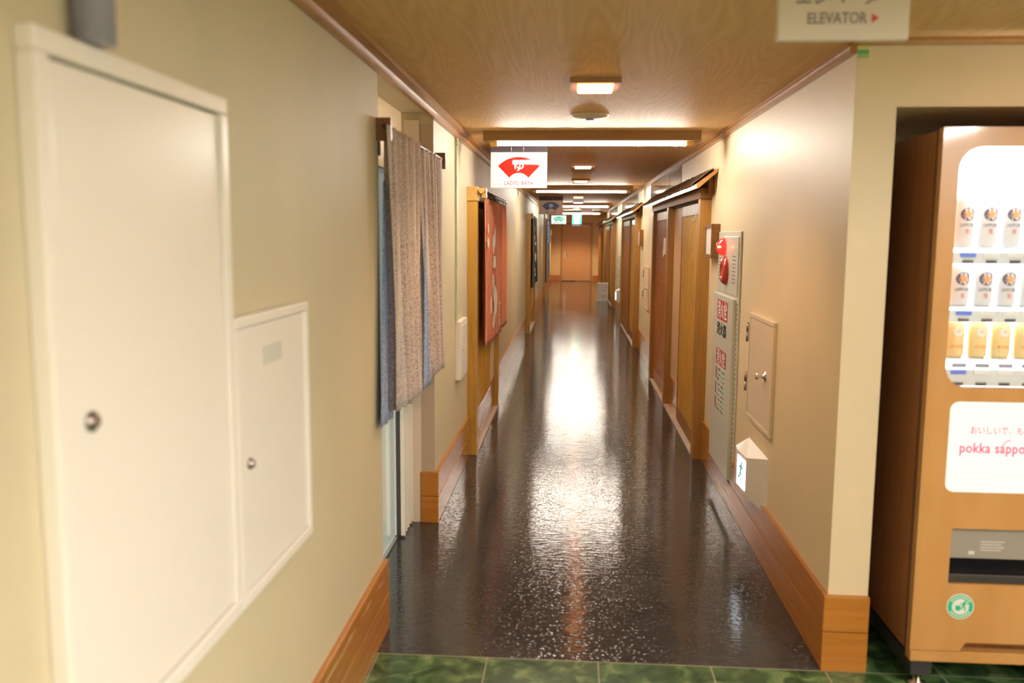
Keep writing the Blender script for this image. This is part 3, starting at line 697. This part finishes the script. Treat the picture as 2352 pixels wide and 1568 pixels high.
def leaf(p, y0, y1, xp, ztop, m='lat', mb='lat_back', top='pale', glass=False, handle=True, kick=True):
    """sliding lattice leaf whose corridor face is at xp"""
    xb = xp+.018
    MB().box(xb, min(xb+.012, XR), y0, y1, .03, ztop).build('door_leaf', M[mb], p)
    w = .035
    b = MB(); b.box(xp, xb, y0, y0+w, .03, ztop, bev=.002).box(xp, xb, y1-w, y1, .03, ztop, bev=.002).box(xp, xb, y0+w, y1-w, .03, .13, bev=.002)
    b.build('leaf_frame', M[mb], p)
    n = max(6, int((y1-y0-2*w)/.085)); b = MB()
    for i in range(n):
        y = y0+w+(y1-y0-2*w)*(i+.25)/n; b.box(xp+.002, xb, y, y+.045, .14, ztop-.085)
    b.box(xp+.004, xb, y0+w, y1-w, 1.11, 1.135)
    b.build('lattice', M[m], p)
    if glass:
        for i in range(2):
            a = y0+.1+(y1-y0-.1)*i/2; MB().box(xp, xb, a, a+(y1-y0)*.36, ztop-.08, ztop-.005).build('pane', M['pane'], p)
    else: MB().box(xp, xb, y0+w, y1-w, ztop-.08, ztop).build('top_panel', M[top], p)
    if handle:
        b = MB(); b.tube([(xp-.002, y0+.36, ztop-.07), (xp-.004, y0+.36, ztop-.11), (xp-.012, y0+.40, ztop-.125), (xp-.018, y0+.43, ztop-.11)], .004, 8); b.build('hook', M['white_ink'], p)
def right_bay(idx, y0, posts, y1, leaves, strip=None, plaque=None, seed=1, eave_rng=None, panels=()):
    d = sroot('door_%d' % idx, (XR, y0, 0))
    for (a, m) in posts: MB().box(.885, XR, a, a+.11, 0, 1.86, bev=.004).build('post', M[m], d)
    MB().box(.880, XR, y0-.02, y1, 1.86, 1.93, bev=.003).build('lintel', M['lintel'], d)
    MB().box(.93, XR, y0+.11, y1-.05, 1.845, 1.8595).build('track', M['dark'], d)
    MB().box(.925, XR, y0-.10, y0-.02, 1.88, 2.0, bev=.003).build('eave_bracket', M['lintel'], d)
    ea, eb = eave_rng or (y0-.25, y1+.1)
    eave(d, ea, eb, seed)
    MB().box(.888, .935, y0+.11, y1-.02, 0, .010).build('floor_track', M['pale'], d)
    for lf in leaves: leaf(d, *lf[0], **lf[1])
    if strip:
        a, c = strip
        MB().box(.946, XR, a, c, .29, 1.845).build('side_panel', M['peach'], d)
        MB().box(.935, XR, a, c, 0, .29, bev=.003).build('side_baseboard', M['wood_y'], d)
    for (a, c, m) in panels:
        MB().box(XR-.006, XR, a, c, 2.052, ZC-.038, bev=.001).build('transom_panel', M[m], d)
    return d
right_bay(5, 6.16, [(6.16, 'post_r'), (8.20, 'post_r'), (9.69, 'post_r')], 9.80,
          [((6.28, 7.50, .925, 1.84), {}), ((8.32, 9.68, .92, 1.84), dict(m='red_wood', mb='red_wood', top='pale', handle=False))],
          strip=(7.52, 8.19), seed=1, eave_rng=(5.92, 10.3), panels=[(7.9, 8.8, 'glass_grey'), (8.82, 10.9, 'glass_panel')])
right_bay(6, 12.39, [(12.39, 'post_r'), (15.78, 'wood_z')], 15.9,
          [((12.52, 14.05, .935, 1.84), dict(glass=True)), ((14.07, 15.77, .912, 1.84), dict(m='red_wood', mb='lat_back', handle=False))],
          seed=2, eave_rng=(12.1, 16.6), panels=[(13.0, 13.8, 'glass_grey'), (13.82, 15.4, 'glass_panel'), (15.42, 17.2, 'glass_grey')])
right_bay(7, 19.41, [(19.41, 'post_r'), (23.9, 'wood_z')], 24.0,
          [((19.55, 21.6, .935, 1.84), dict(glass=True)), ((21.62, 23.88, .912, 1.84), dict(m='red_wood'))],
          seed=3, eave_rng=(19.1, 24.1), panels=[(18.8, 20.2, 'glass_grey'), (20.22, 23.0, 'glass_panel')])
right_bay(8, 24.7, [(24.7, 'post_r'), (29.4, 'post_r')], 29.5,
          [((24.9, 27.0, .935, 1.84), {}), ((27.02, 29.38, .912, 1.84), dict(m='red_wood', mb='lat_back'))],
          seed=4, eave_rng=(24.4, 29.8), panels=[(24.5, 26.0, 'glass_panel'), (26.1, 29.0, 'glass_grey')])
t = thing('key_plate', 'small white latch plate on the reddish sliding door', 'latch', (.92, 8.6, 1.5))
t_ = MB().box(.888, .9195, 8.46, 8.58, 1.42, 1.58, bev=.003).build('plate', M['white'], t)
MB().box(.882, .8879, 8.49, 8.55, 1.40, 1.47, bev=.002).build('latch_tab', M['white_ink'], t)
for i, (y, lab) in enumerate(((5.76, 'wooden room nameplate box with white face beside the nearest right door'), (11.9, 'wooden room nameplate box with white face beside the second right door'))):
    t = thing('nameplate_box', lab, 'nameplate', (.94, y, 1.45), 'nameplate boxes by the right doors')
    b = MB(); b.box(.905, XR, y, y+.30, 1.655, 1.68, bev=.002).box(.905, XR, y, y+.30, 1.455, 1.48, bev=.002).box(.905, XR, y, y+.022, 1.48, 1.655).box(.905, XR, y+.278, y+.30, 1.48, 1.655)
    b.build('case', M['post_r'] if i else M['lintel'], t)
    MB().box(.915, .925, y+.022, y+.278, 1.48, 1.655).build('face_panel', M['white'], t)

# small outlet by the first door
tag(MB().box(.928, .9348, 7.56, 7.62, .20, .32, bev=.002).build('wall_socket', M['white']), 'small white socket plate low beside the first right sliding door', 'socket')

# fire hydrant cabinet
t = thing('hydrant_cabinet', 'tall pale grey fire hydrant cabinet with red lamp on the right wall', 'fire cabinet', (XR, 5.35, .15))
xa = XR-.012
MB().box(xa, XR-.001, 5.0, 5.735, .155, 1.628, bev=.002).build('case', M['grey_enamel'], t)
MB().box(xa-.006, xa, 5.03, 5.70, 1.255, 1.598, bev=.002).build('alarm_panel', M['grey_enamel'], t)
dr = MB().box(xa-.020, xa, 5.055, 5.725, .165, 1.238, bev=.003).build('door', M['grey_enamel'], t)
b = MB()
for i in range(36): b.box(xa-.0010, xa-.0002, 5.018, 5.030, .19+.029*i, .19+.029*i+.012)
b.build('hinge_slots', M['dark'], t)
xl = xa-.006
MB().lathe([(.055, 0), (.056, .012), (.045, .035), (.022, .050), (.0, .056)], (xl, 5.47, 1.535), (-1, 0, 0), 24).build('alarm_lamp', M['alarm_red'], t)
MB().sphere((xl-.038, 5.445, 1.535), .012, .03, .008).build('lamp_glow', M['alarm_glow'], [c for c in t.children if c.name.startswith('alarm_lamp')][0])
MB().lathe([(.085, 0), (.085, .012), (.070, .028), (.035, .030), (.033, .022), (.0, .020)], (xl, 5.40, 1.39), (-1, 0, 0), 32).build('alarm_button', M['alarm_btn'], t)
b = MB()
for side in (5.10, 5.57):
    for i in range(8): b.box(xl-.0012, xl-.0001, side, side+.10, 1.325+.022*i, 1.332+.022*i)
b.build('speaker_slots', M['grey_ink'], t)
xd = xa-.020
def wallplate(y0, y1, z0, z1, txt, size, pm, tm, name, sx=.95):
    s = MB()
    if pm: s.box(xd-.001, xd-.0001, y0, y1, z0, z1, m=M[pm])
    text_mesh(s, txt, (xd-.0016, (y0+y1)/2, (z0+z1)/2-size*.36), (0, -1, 0), UZ, size, M[tm], sx=sx, bold=.001)
    s.build(name, None, t)
wallplate(5.215, 5.575, 1.085, 1.205, '消火栓', .115, 'plate_red', 'white_ink', 'red_plate')
wallplate(5.20, 5.60, .99, 1.06, '消火器', .085, None, 'black_ink', 'black_lettering', 1.3)
wallplate(5.215, 5.555, .80, .90, '消火栓', .10, 'plate_red', 'white_ink', 'red_plate')
s = MB(); s.box(xd-.0009, xd-.0001, 5.235, 5.555, .505, .797, m=M['sticker'])
for i in range(3): s.box(xd-.0015, xd-.0009, 5.515, 5.552, .515+.095*i, .59+.095*i, m=M['plate_red'])
rnd = random.Random(3)
for c in range(2):
    for r in range(9):
        z = .515+.031*r
        for q in range(4):
            yy = 5.25+.13*c+.028*q; s.box(xd-.0015, xd-.0009, yy, yy+.012+.01*rnd.random(), z, z+.006+.012*rnd.random(), m=M['black_ink' if rnd.random() < .6 else 'green_ink'])
s.build('instruction_label', None, t)

def wall_hatch(yf, yn, z0, z1, label):
    t = thing('wall_hatch', label, 'wall hatch', (XR, (yf+yn)/2, z0), 'cream hatches on the right wall')
    frame_yz(MB(), XR-.018, XR, yn, yf, z0, z1, .022, .003).build('frame', M['enamel_r'], t)
    MB().box(XR-.014, XR, yn+.025, yf-.025, z0+.025, z1-.025, bev=.002).build('door', M['enamel_r'], t)
    L = z1-z0
    for zz in (z0+.72*L, z0+.24*L):
        b = MB(); b.box(XR-.018, XR-.001, yf+.003, yf+.03, zz, zz+.10, bev=.002).cyl((XR-.022, yf+.004, zz), (XR-.022, yf+.004, zz+.048), .008).cyl((XR-.022, yf+.004, zz+.052), (XR-.022, yf+.004, zz+.10), .008)
        b.build('hinge', M['steel'], t)
    MB().lathe([(.026, 0), (.026, .003), (.011, .006), (.009, .028), (.016, .034), (.016, .044), (.008, .048)], (XR-.014, yn+.14, (z0+z1)/2), (-1, 0, 0)).build('knob', M['chrome'], [c for c in t.children if c.name.startswith('door')][0])
    return t
wall_hatch(4.655, 4.095, .645, 1.20, 'cream wall hatch with chrome knob nearest on the right wall')
wall_hatch(11.50, 10.80, .67, 1.21, 'cream wall hatch between the first and second right doors')
wall_hatch(17.95, 17.22, .60, 1.21, 'cream wall hatch between the second and third right doors')

def foot_exit(y, label, L=.47):
    t = thing('exit_light', label, 'exit light', (XR, y, .3), 'low exit lights on the right wall')
    # wedge: near part slopes back to the wall, lit face looks towards the corridor's near end
    z0, z1 = .255, .53
    xo = .884
    b = MB(); yn, yf = y, y+L
    pts = [(XR, yn, z0), (XR, yf, z0), (xo+.01, yf, z0), (xo, yf-.10, z0), (xo+.012, yf-.27, z0)]
    b.prism(pts, (0, 0, z1-z0))
    for v in b.b.verts:     # chamfer the front
        if v.co.x < XR-.02:
            v.co.z = v.co.z-.045 if v.co.z > .4 else v.co.z+.03
    b.build('case', M['white'], t)
    a = Vector((xo+.0, yf-.10, 0)); c = Vector((xo+.012, yf-.27, 0)); dd = (c-a).normalized(); n = Vector((-dd.y, dd.x, 0)); n = n if n.x < 0 else -n
    b = MB(); p0 = a+dd*.012; p1 = c-dd*.005
    zz0, zz1 = z0+.055, z1-.065
    b.prism([p0+n*.001+Vector((0, 0, zz0)), p1+n*.001+Vector((0, 0, zz0)), p1+n*.001+Vector((0, 0, zz1)), p0+n*.001+Vector((0, 0, zz1))], n*.002)
    b.build('lit_face', M['exit_blue'], t)
    s = MB(); o = (p0+p1)/2+n*.0035+Vector((0, 0, (zz0+zz1)/2)); runner(s, o, dd, (0, 0, 1), .13, M['green_ink']); s.build('running_figure', M['green_ink'], t)
    return t
foot_exit(4.15, 'white wedge exit light with green running figure low on the near right wall')
foot_exit(17.3, 'white exit light low on the right wall, beyond the second right door')

# floor box
t = thing('air_cleaner', 'white upright appliance standing on the floor near the right wall', 'appliance', (.75, 21.2, 0))
MB().box(.625, .890, 21.2, 21.42, .025, .445, bev=.012).build('body', M['white'], t)
MB().box(.600, .905, 21.18, 21.44, 0, .022, bev=.004).build('base', M['white'], t)
s = MB(); s.box(.735, .80, 21.1985, 21.1998, .345, .35, m=M['grey_ink']).box(.735, .84, 21.1985, 21.1998, .235, .29, m=M['sticker']).box(.72, .85, 21.1985, 21.1998, .13, .14, m=M['grey_ink']).box(.72, .85, 21.1985, 21.1998, .09, .098, m=M['grey_ink']).cyl((.845, 21.1985, .347), (.845, 21.1999, .347), .012, m=M['black_ink'])
s.build('label_print', None, t)
# sticker at the corner
t = thing('corner_sticker', 'green and yellow striped tape sticker at the top of the wall corner', 'sticker', (.98, 3.13, 2.2))
s = MB()
for i, m in enumerate((mat('sticker_yellow', (.70, .68, .25), .5), mat('sticker_green', (.12, .48, .20), .5), mat('sticker_lime', (.40, .58, .24), .5))):
    s.box(.963, 1.001, 3.1285, 3.1299, 2.208+.0135*(2-i), 2.2215+.0135*(2-i), m=m)
s.build('tape', None, t)

# ------------------------------------------------------------------ vending machine
VY = 3.0; vx0, vx1 = 1.215, 2.205
t = thing('vending_machine', 'wood coloured drinks vending machine with lit window, in the alcove at right', 'vending machine', (1.7, 3.4, 0))
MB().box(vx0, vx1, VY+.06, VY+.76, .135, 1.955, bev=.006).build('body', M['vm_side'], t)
# front door with window and openings (frame pieces)
wx0, wx1, wz0, wz1 = 1.272, 1.99, 1.093, 1.898
ax0, ax1, az0, az1 = 1.297, 1.99, .727, 1.046
cx0, cx1, cz0, cz1 = 1.330, 1.99, .398, .598
b = MB()
def rr(x0, x1, z0, z1, r, n=6):
    p = []
    for (cx, cz, a0) in ((x1-r, z1-r, 0), (x0+r, z1-r, PI/2), (x0+r, z0+r, PI), (x1-r, z0+r, 1.5*PI)):
        for i in range(n+1): a = a0+PI/2*i/n; p.append((cx+r*math.cos(a), cz+r*math.sin(a)))
    return p
def sheet_with_holes(b, outer, holes, y0, y1):
    """flat sheet x-z with holes, thickness y0..y1"""
    def loop(pts, y): return [b.b.verts.new((p[0], y, p[1])) for p in pts]
    for y in (y0, y1):
        es = []
        for pts in [outer]+holes:
            vs = loop(pts, y)
            for i in range(len(vs)): es.append(b.b.edges.new((vs[i], vs[(i+1) % len(vs)])))
        bmesh.ops.triangle_fill(b.b, use_beauty=True, use_dissolve=False, edges=es)
    for pts in [outer]+holes:
        n = len(pts)
        for i in range(n):
            p, q = pts[i], pts[(i+1) % n]
            b.b.faces.new([b.b.verts.new(c) for c in ((p[0], y0, p[1]), (q[0], y0, q[1]), (q[0], y1, q[1]), (p[0], y1, p[1]))])
notch = [(vx0, .150), (1.385, .150), (1.405, .183), (2.02, .183), (2.04, .150), (vx1, .150), (vx1, 1.962), (vx0, 1.962)]
sheet_with_holes(b, notch, [rr(wx0, wx1, wz0, wz1, .075), rr(ax0, ax1, az0, az1, .03), rr(cx0, cx1, cz0, cz1, .006)], VY, VY+.035)
bmesh.ops.remove_doubles(b.b, verts=b.b.verts, dist=1e-6)
b.build('front_door', M['vm_front'], t)
MB().box(vx0+.002, vx1-.002, VY+.036, VY+.0595, .152, 1.958).build('door_edge', M['vm_edge'], t)
MB().box(vx0+.004, vx1-.004, VY+.004, VY+.05, .105, .146, bev=.004).build('bottom_rail', M['vm_front'], t)
MB().box(vx0+.06, 2.03, VY+.06, VY+.10, .145, .19).build('base_vent', M['dark'], t) if False else None
# lit display box is sunk: build the back and sides in front of the body
MB().box(wx0-.02, wx1+.02, VY+.1305, VY+.134, wz0-.02, wz1+.02).build('display_back', M['vm_lit'], t)
# carve body: replaced by a shell around the display cavity
bpy.data.objects.remove([o for o in t.children if o.name.startswith('body')][0])
b = MB()
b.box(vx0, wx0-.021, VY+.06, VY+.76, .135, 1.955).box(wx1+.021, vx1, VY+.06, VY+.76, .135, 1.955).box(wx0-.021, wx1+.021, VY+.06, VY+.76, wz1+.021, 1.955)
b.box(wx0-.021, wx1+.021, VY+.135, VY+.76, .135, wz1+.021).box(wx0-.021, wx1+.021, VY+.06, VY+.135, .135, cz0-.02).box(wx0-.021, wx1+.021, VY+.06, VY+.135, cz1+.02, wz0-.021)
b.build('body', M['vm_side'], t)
for o in list(t.children):
    if o.name.startswith('door_edge'): bpy.data.objects.remove(o)
b = MB(); b.box(vx0+.002, wx0-.021, VY+.0352, VY+.0598, .152, 1.958).box(wx1+.021, vx1-.002, VY+.0352, VY+.0598, .152, 1.958)
b.build('door_edge', M['vm_edge'], t)
MB().prism([(p[0], VY+.012, p[1]) for p in rr(wx0-.004, wx1+.004, wz0-.004, wz1+.004, .07)], (0, .003, 0)).build('window_pane', M['glass'], t)
MB().prism([(p[0], VY+.004, p[1]) for p in rr(ax0+.001, ax1-.001, az0+.001, az1-.001, .03)], (0, .02, 0)).build('advert_panel', M['vm_ad'], t)
s = MB(); text_mesh(s, 'pokka sapporo', (1.337, VY+.003, .868), RX, UZ, .050, M['pink_ink'], align='LEFT', sx=.80, bold=.0008, spacing=1.08)
text_mesh(s, 'おいしいで、もっと', (1.368, VY+.003, .935), RX, UZ, .032, M['pink_ink'], align='LEFT', sx=.8)
s.tube([(1.478, VY+.003, .888), (1.485, VY+.003, .903), (1.496, VY+.003, .912), (1.506, VY+.003, .914)], .0016, 6)
s.build('advert_lettering', M['pink_ink'], t)
MB().box(ax0+.02, ax1-.02, VY+.0030, VY+.0039, .788, .7895).build('advert_line', M['sticker'], t)
for zz, en in ((1.885, 5.0),):
    MB().cyl((wx0+.03, VY+.052, zz), (wx1-.03, VY+.052, zz), .008, seg=12).build('display_tube', mat('display_tube', (1, 1, 1), .5, emit=(.93, .96, 1), es=9), t)
# shelves, labels, buttons
rows = [(1.568, .168, 'can_white', .0), (1.368, .140, 'can_white', .006), (1.188, .122, 'can_gold', .013)]
b = MB()
for (z, hh, m, off) in rows: b.box(wx0+.012, wx1-.012, VY+.045, VY+.125, z-.0045, z, bev=.001)
b.build('shelf', M['rail'], t)
bz = [(1.535, 1.549, 1.520), (1.338, 1.352, 1.322), (1.135, 1.149, 1.102)]
pitch = .077; NC = 8; X0R = (1.335, 1.334, 1.330)
for r, (zl0, zl1, zb) in enumerate(bz):
    MB().box(wx0+.012, wx1-.012, VY+.036, VY+.044, zb-.008, zl1+.003, bev=.001).build('button_rail', M['rail'], t)
    for c in range(NC):
        x = X0R[r]+pitch*c
        MB().box(x-.026, x+.026, VY+.0330, VY+.0358, zl0, zl1, bev=.0012).build('price_label', M['blue_lab'] if c == 0 else M['white'], t)
        MB().box(x-.017, x+.017, VY+.0300, VY+.0358, zb-.004, zb+.006, bev=.002).build('button', M['dsteel'], t)
        if r == 2:
            MB().box(x-.024, x+.024, VY+.0320, VY+.0358, 1.158, 1.174, bev=.005).build('oval_label', M['grey_lab'], t)
# sample cans, one of each kind then copied
def make_can(h, kind):
    R = .0325
    root = bpy.data.objects.new('drink_can', None); C.objects.link(root)
    MB().lathe([(R*.82, 0), (R, .008), (R, h-.014), (R*.80, h-.002), (R*.76, h)], (0, 0, 0), (0, 0, 1), 24).build('can_body', M[kind], root)
    def disc(rad, zc, m, n=20, yoff=0):
        b = MB()
        p = []
        for i in range(n):
            a = 2*PI*i/n; x = rad*math.cos(a); z = zc+rad*math.sin(a); p.append((x, -math.sqrt(R*R-x*x)-.0006-yoff, z))
        b.b.faces.new([b.b.verts.new(q) for q in p]); r_ = bmesh.ops.extrude_face_region(b.b, geom=list(b.b.faces))
        for v in r_['geom']:
            if isinstance(v, bmesh.types.BMVert): v.co.y -= .0006
        return b
    zc = h*.66
    if kind == 'can_white':
        disc(.0225, zc, None).build('emblem_disc', M['can_navy'], root)
        b = MB(); p = []
        for i in range(10):
            a = PI/2+2*PI*i/10; rad = .0200 if i % 2 == 0 else .0085; p.append((rad*math.cos(a), -R-.0014, zc+rad*math.sin(a)))
        b.prism(p, (0, -.0008, 0)); b.build('star', M['can_star'], root)
        s = MB(); text_mesh(s, 'SAPPORO', (0, -R-.001, zc-.042), RX, UZ, .0165, M['grey_ink'], sx=.75)
        text_mesh(s, '生', (0, -R-.001, zc-.064), RX, UZ, .018, M['red_ink']); s.build('lettering', None, root)
    else:
        disc(.0150, zc+.01, None).build('emblem_disc', M['can_white'], root)
        MB().box(-.017, .017, -R-.0016, -R*.6, h*.28, h*.36).build('band', M['can_star'], root)
        b = MB(); p = []
        for i in range(10):
            a = PI/2+2*PI*i/10; rad = .008 if i % 2 == 0 else .0035; p.append((rad*math.cos(a), -R-.0014, zc+.01+rad*math.sin(a)))
        b.prism(p, (0, -.0008, 0)); b.build('star', M['can_gold'], root)
    return root
ordn = ['first', 'second', 'third', 'fourth', 'fifth', 'sixth', 'seventh', 'eighth', 'ninth']
rown = ['tall white sample can with star emblem on the top shelf', 'white sample can with star emblem on the middle shelf', 'gold sample can on the bottom shelf']
for r, (z, hh, kind, off) in enumerate(rows):
    proto = make_can(hh, kind)
    for c in range(NC):
        if c == 0: o = proto
        else:
            o = proto.copy(); C.objects.link(o)
            for ch in proto.children:
                k = ch.copy(); C.objects.link(k); k.parent = o
        o.location = (X0R[r]+.003+pitch*c, VY+.092, z+.0005)
        o['label'] = rown[r]+', '+ordn[c]+' from the left'; o['category'] = 'can'
        o['group'] = ['cans on the top shelf of the vending machine', 'cans on the middle shelf of the vending machine', 'cans on the bottom shelf of the vending machine'][r]
# delivery chute
b = MB(); b.box(cx0-.01, cx1+.01, VY+.125, VY+.13, cz0-.01, cz1+.01); b.build('chute', M['chute'], t)
MB().box(cx0+.001, cx1-.001, VY+.02, VY+.028, .485, cz1-.001, bev=.002).build('flap', M['flap'], t)
MB().box(cx0+.001, cx1-.001, VY+.010, VY+.05, cz0+.001, .430, bev=.004).build('chute_lip', M['dsteel'], t)

s = MB()
for i, z in enumerate((.545, .535, .525, .515)): s.box(1.44, 1.52-.01*(i % 2), VY+.0192, VY+.0199, z, z+.003, m=M['sticker'])
s.box(1.40, 1.42, VY+.0185, VY+.0199, .500, .512, m=M['sticker'])
s.build('flap_print', M['sticker'], t)
# recycling sticker
s = MB(); cx, cz = 1.377, .316
s.cyl((cx, VY-.0012, cz), (cx, VY-.0001, cz), .0465, seg=36, m=M['white_ink'])
s.cyl((cx, VY-.0020, cz), (cx, VY-.0012, cz), .043, seg=36, m=M['green_ink'])
s.cyl((cx, VY-.0028, cz), (cx, VY-.0020, cz), .029, seg=36, m=M['white_ink'])
s.build('recycling_sticker', None, t)
s = MB()
s.prism([(cx-.016, VY-.0029, cz-.014), (cx-.002, VY-.0029, cz-.014), (cx, VY-.0029, cz+.004), (cx-.018, VY-.0029, cz+.004)], (0, -.0006, 0), M['green_ink'])
runner(s, (cx+.010, VY-.0029, cz+.002), RX, UZ, .045, M['green_ink'])
for i in range(10):
    a = PI/2+(i-4.5)*.22; s.box(cx+.036*math.cos(a)-.0025, cx+.036*math.cos(a)+.0025, VY-.0027, VY-.0020, cz+.036*math.sin(a)-.003, cz+.036*math.sin(a)+.003, m=M['white_ink'])
    s.box(cx+.036*math.cos(-a)-.0025, cx+.036*math.cos(-a)+.0025, VY-.0027, VY-.0020, cz+.036*math.sin(-a)-.003, cz+.036*math.sin(-a)+.003, m=M['white_ink'])
s.build('recycling_figure', None, t)
# feet and base skids
for x in (vx0+.06, vx1-.06):
    MB().box(x-.045, x+.03, VY+.02, VY+.74, .045, .1049, bev=.004).build('skid', M['dsteel'], t)
    for y in (VY+.045, VY+.70):
        MB().lathe([(.032, 0), (.032, .008), (.014, .014), (.014, .044)], (x-.01, y, 0), (0, 0, 1), 18).build('foot', M['chrome'], t)
b = MB(); b.box(vx0+.02, vx1-.02, VY+.06, VY+.74, .1051, .1349); b.build('underframe', M['dsteel'], t)

# ------------------------------------------------------------------ camera
f = 1985.
Rw = ((0.99757201, 0.01496473, -0.06801568), (0.06933482, -0.12171004, 0.99014108), (0.006539, -0.99245288, -0.1224521))
cd = bpy.data.cameras.new('camera'); cam = bpy.data.objects.new('camera', cd); C.objects.link(cam)
R = Matrix(Rw)
right = Vector((R[0][0], R[1][0], R[2][0])); down = Vector((R[0][1], R[1][1], R[2][1])); fwd = Vector((R[0][2], R[1][2], R[2][2]))
m4 = Matrix((right, -down, -fwd)).transposed().to_4x4(); m4.translation = Vector((0, 0, 1.6))
cam.matrix_world = m4
cd.sensor_width = 36; cd.sensor_fit = 'HORIZONTAL'; cd.lens = f*36/2352; cd.clip_start = .05; cd.clip_end = 100
cd.dof.use_dof = True; cd.dof.focus_distance = 7.0; cd.dof.aperture_fstop = 2.2
S.camera = cam
# ------------------------------------------------------------------ world, view
w = bpy.data.worlds.new('world'); S.world = w; w.use_nodes = True
w.node_tree.nodes['Background'].inputs[0].default_value = (.9, .85, .75, 1); w.node_tree.nodes['Background'].inputs[1].default_value = 0.0
vs = S.view_settings; vs.view_transform = 'Standard'; vs.look = 'None'; vs.gamma = 1; vs.use_curve_mapping = False; vs.exposure = 1.45
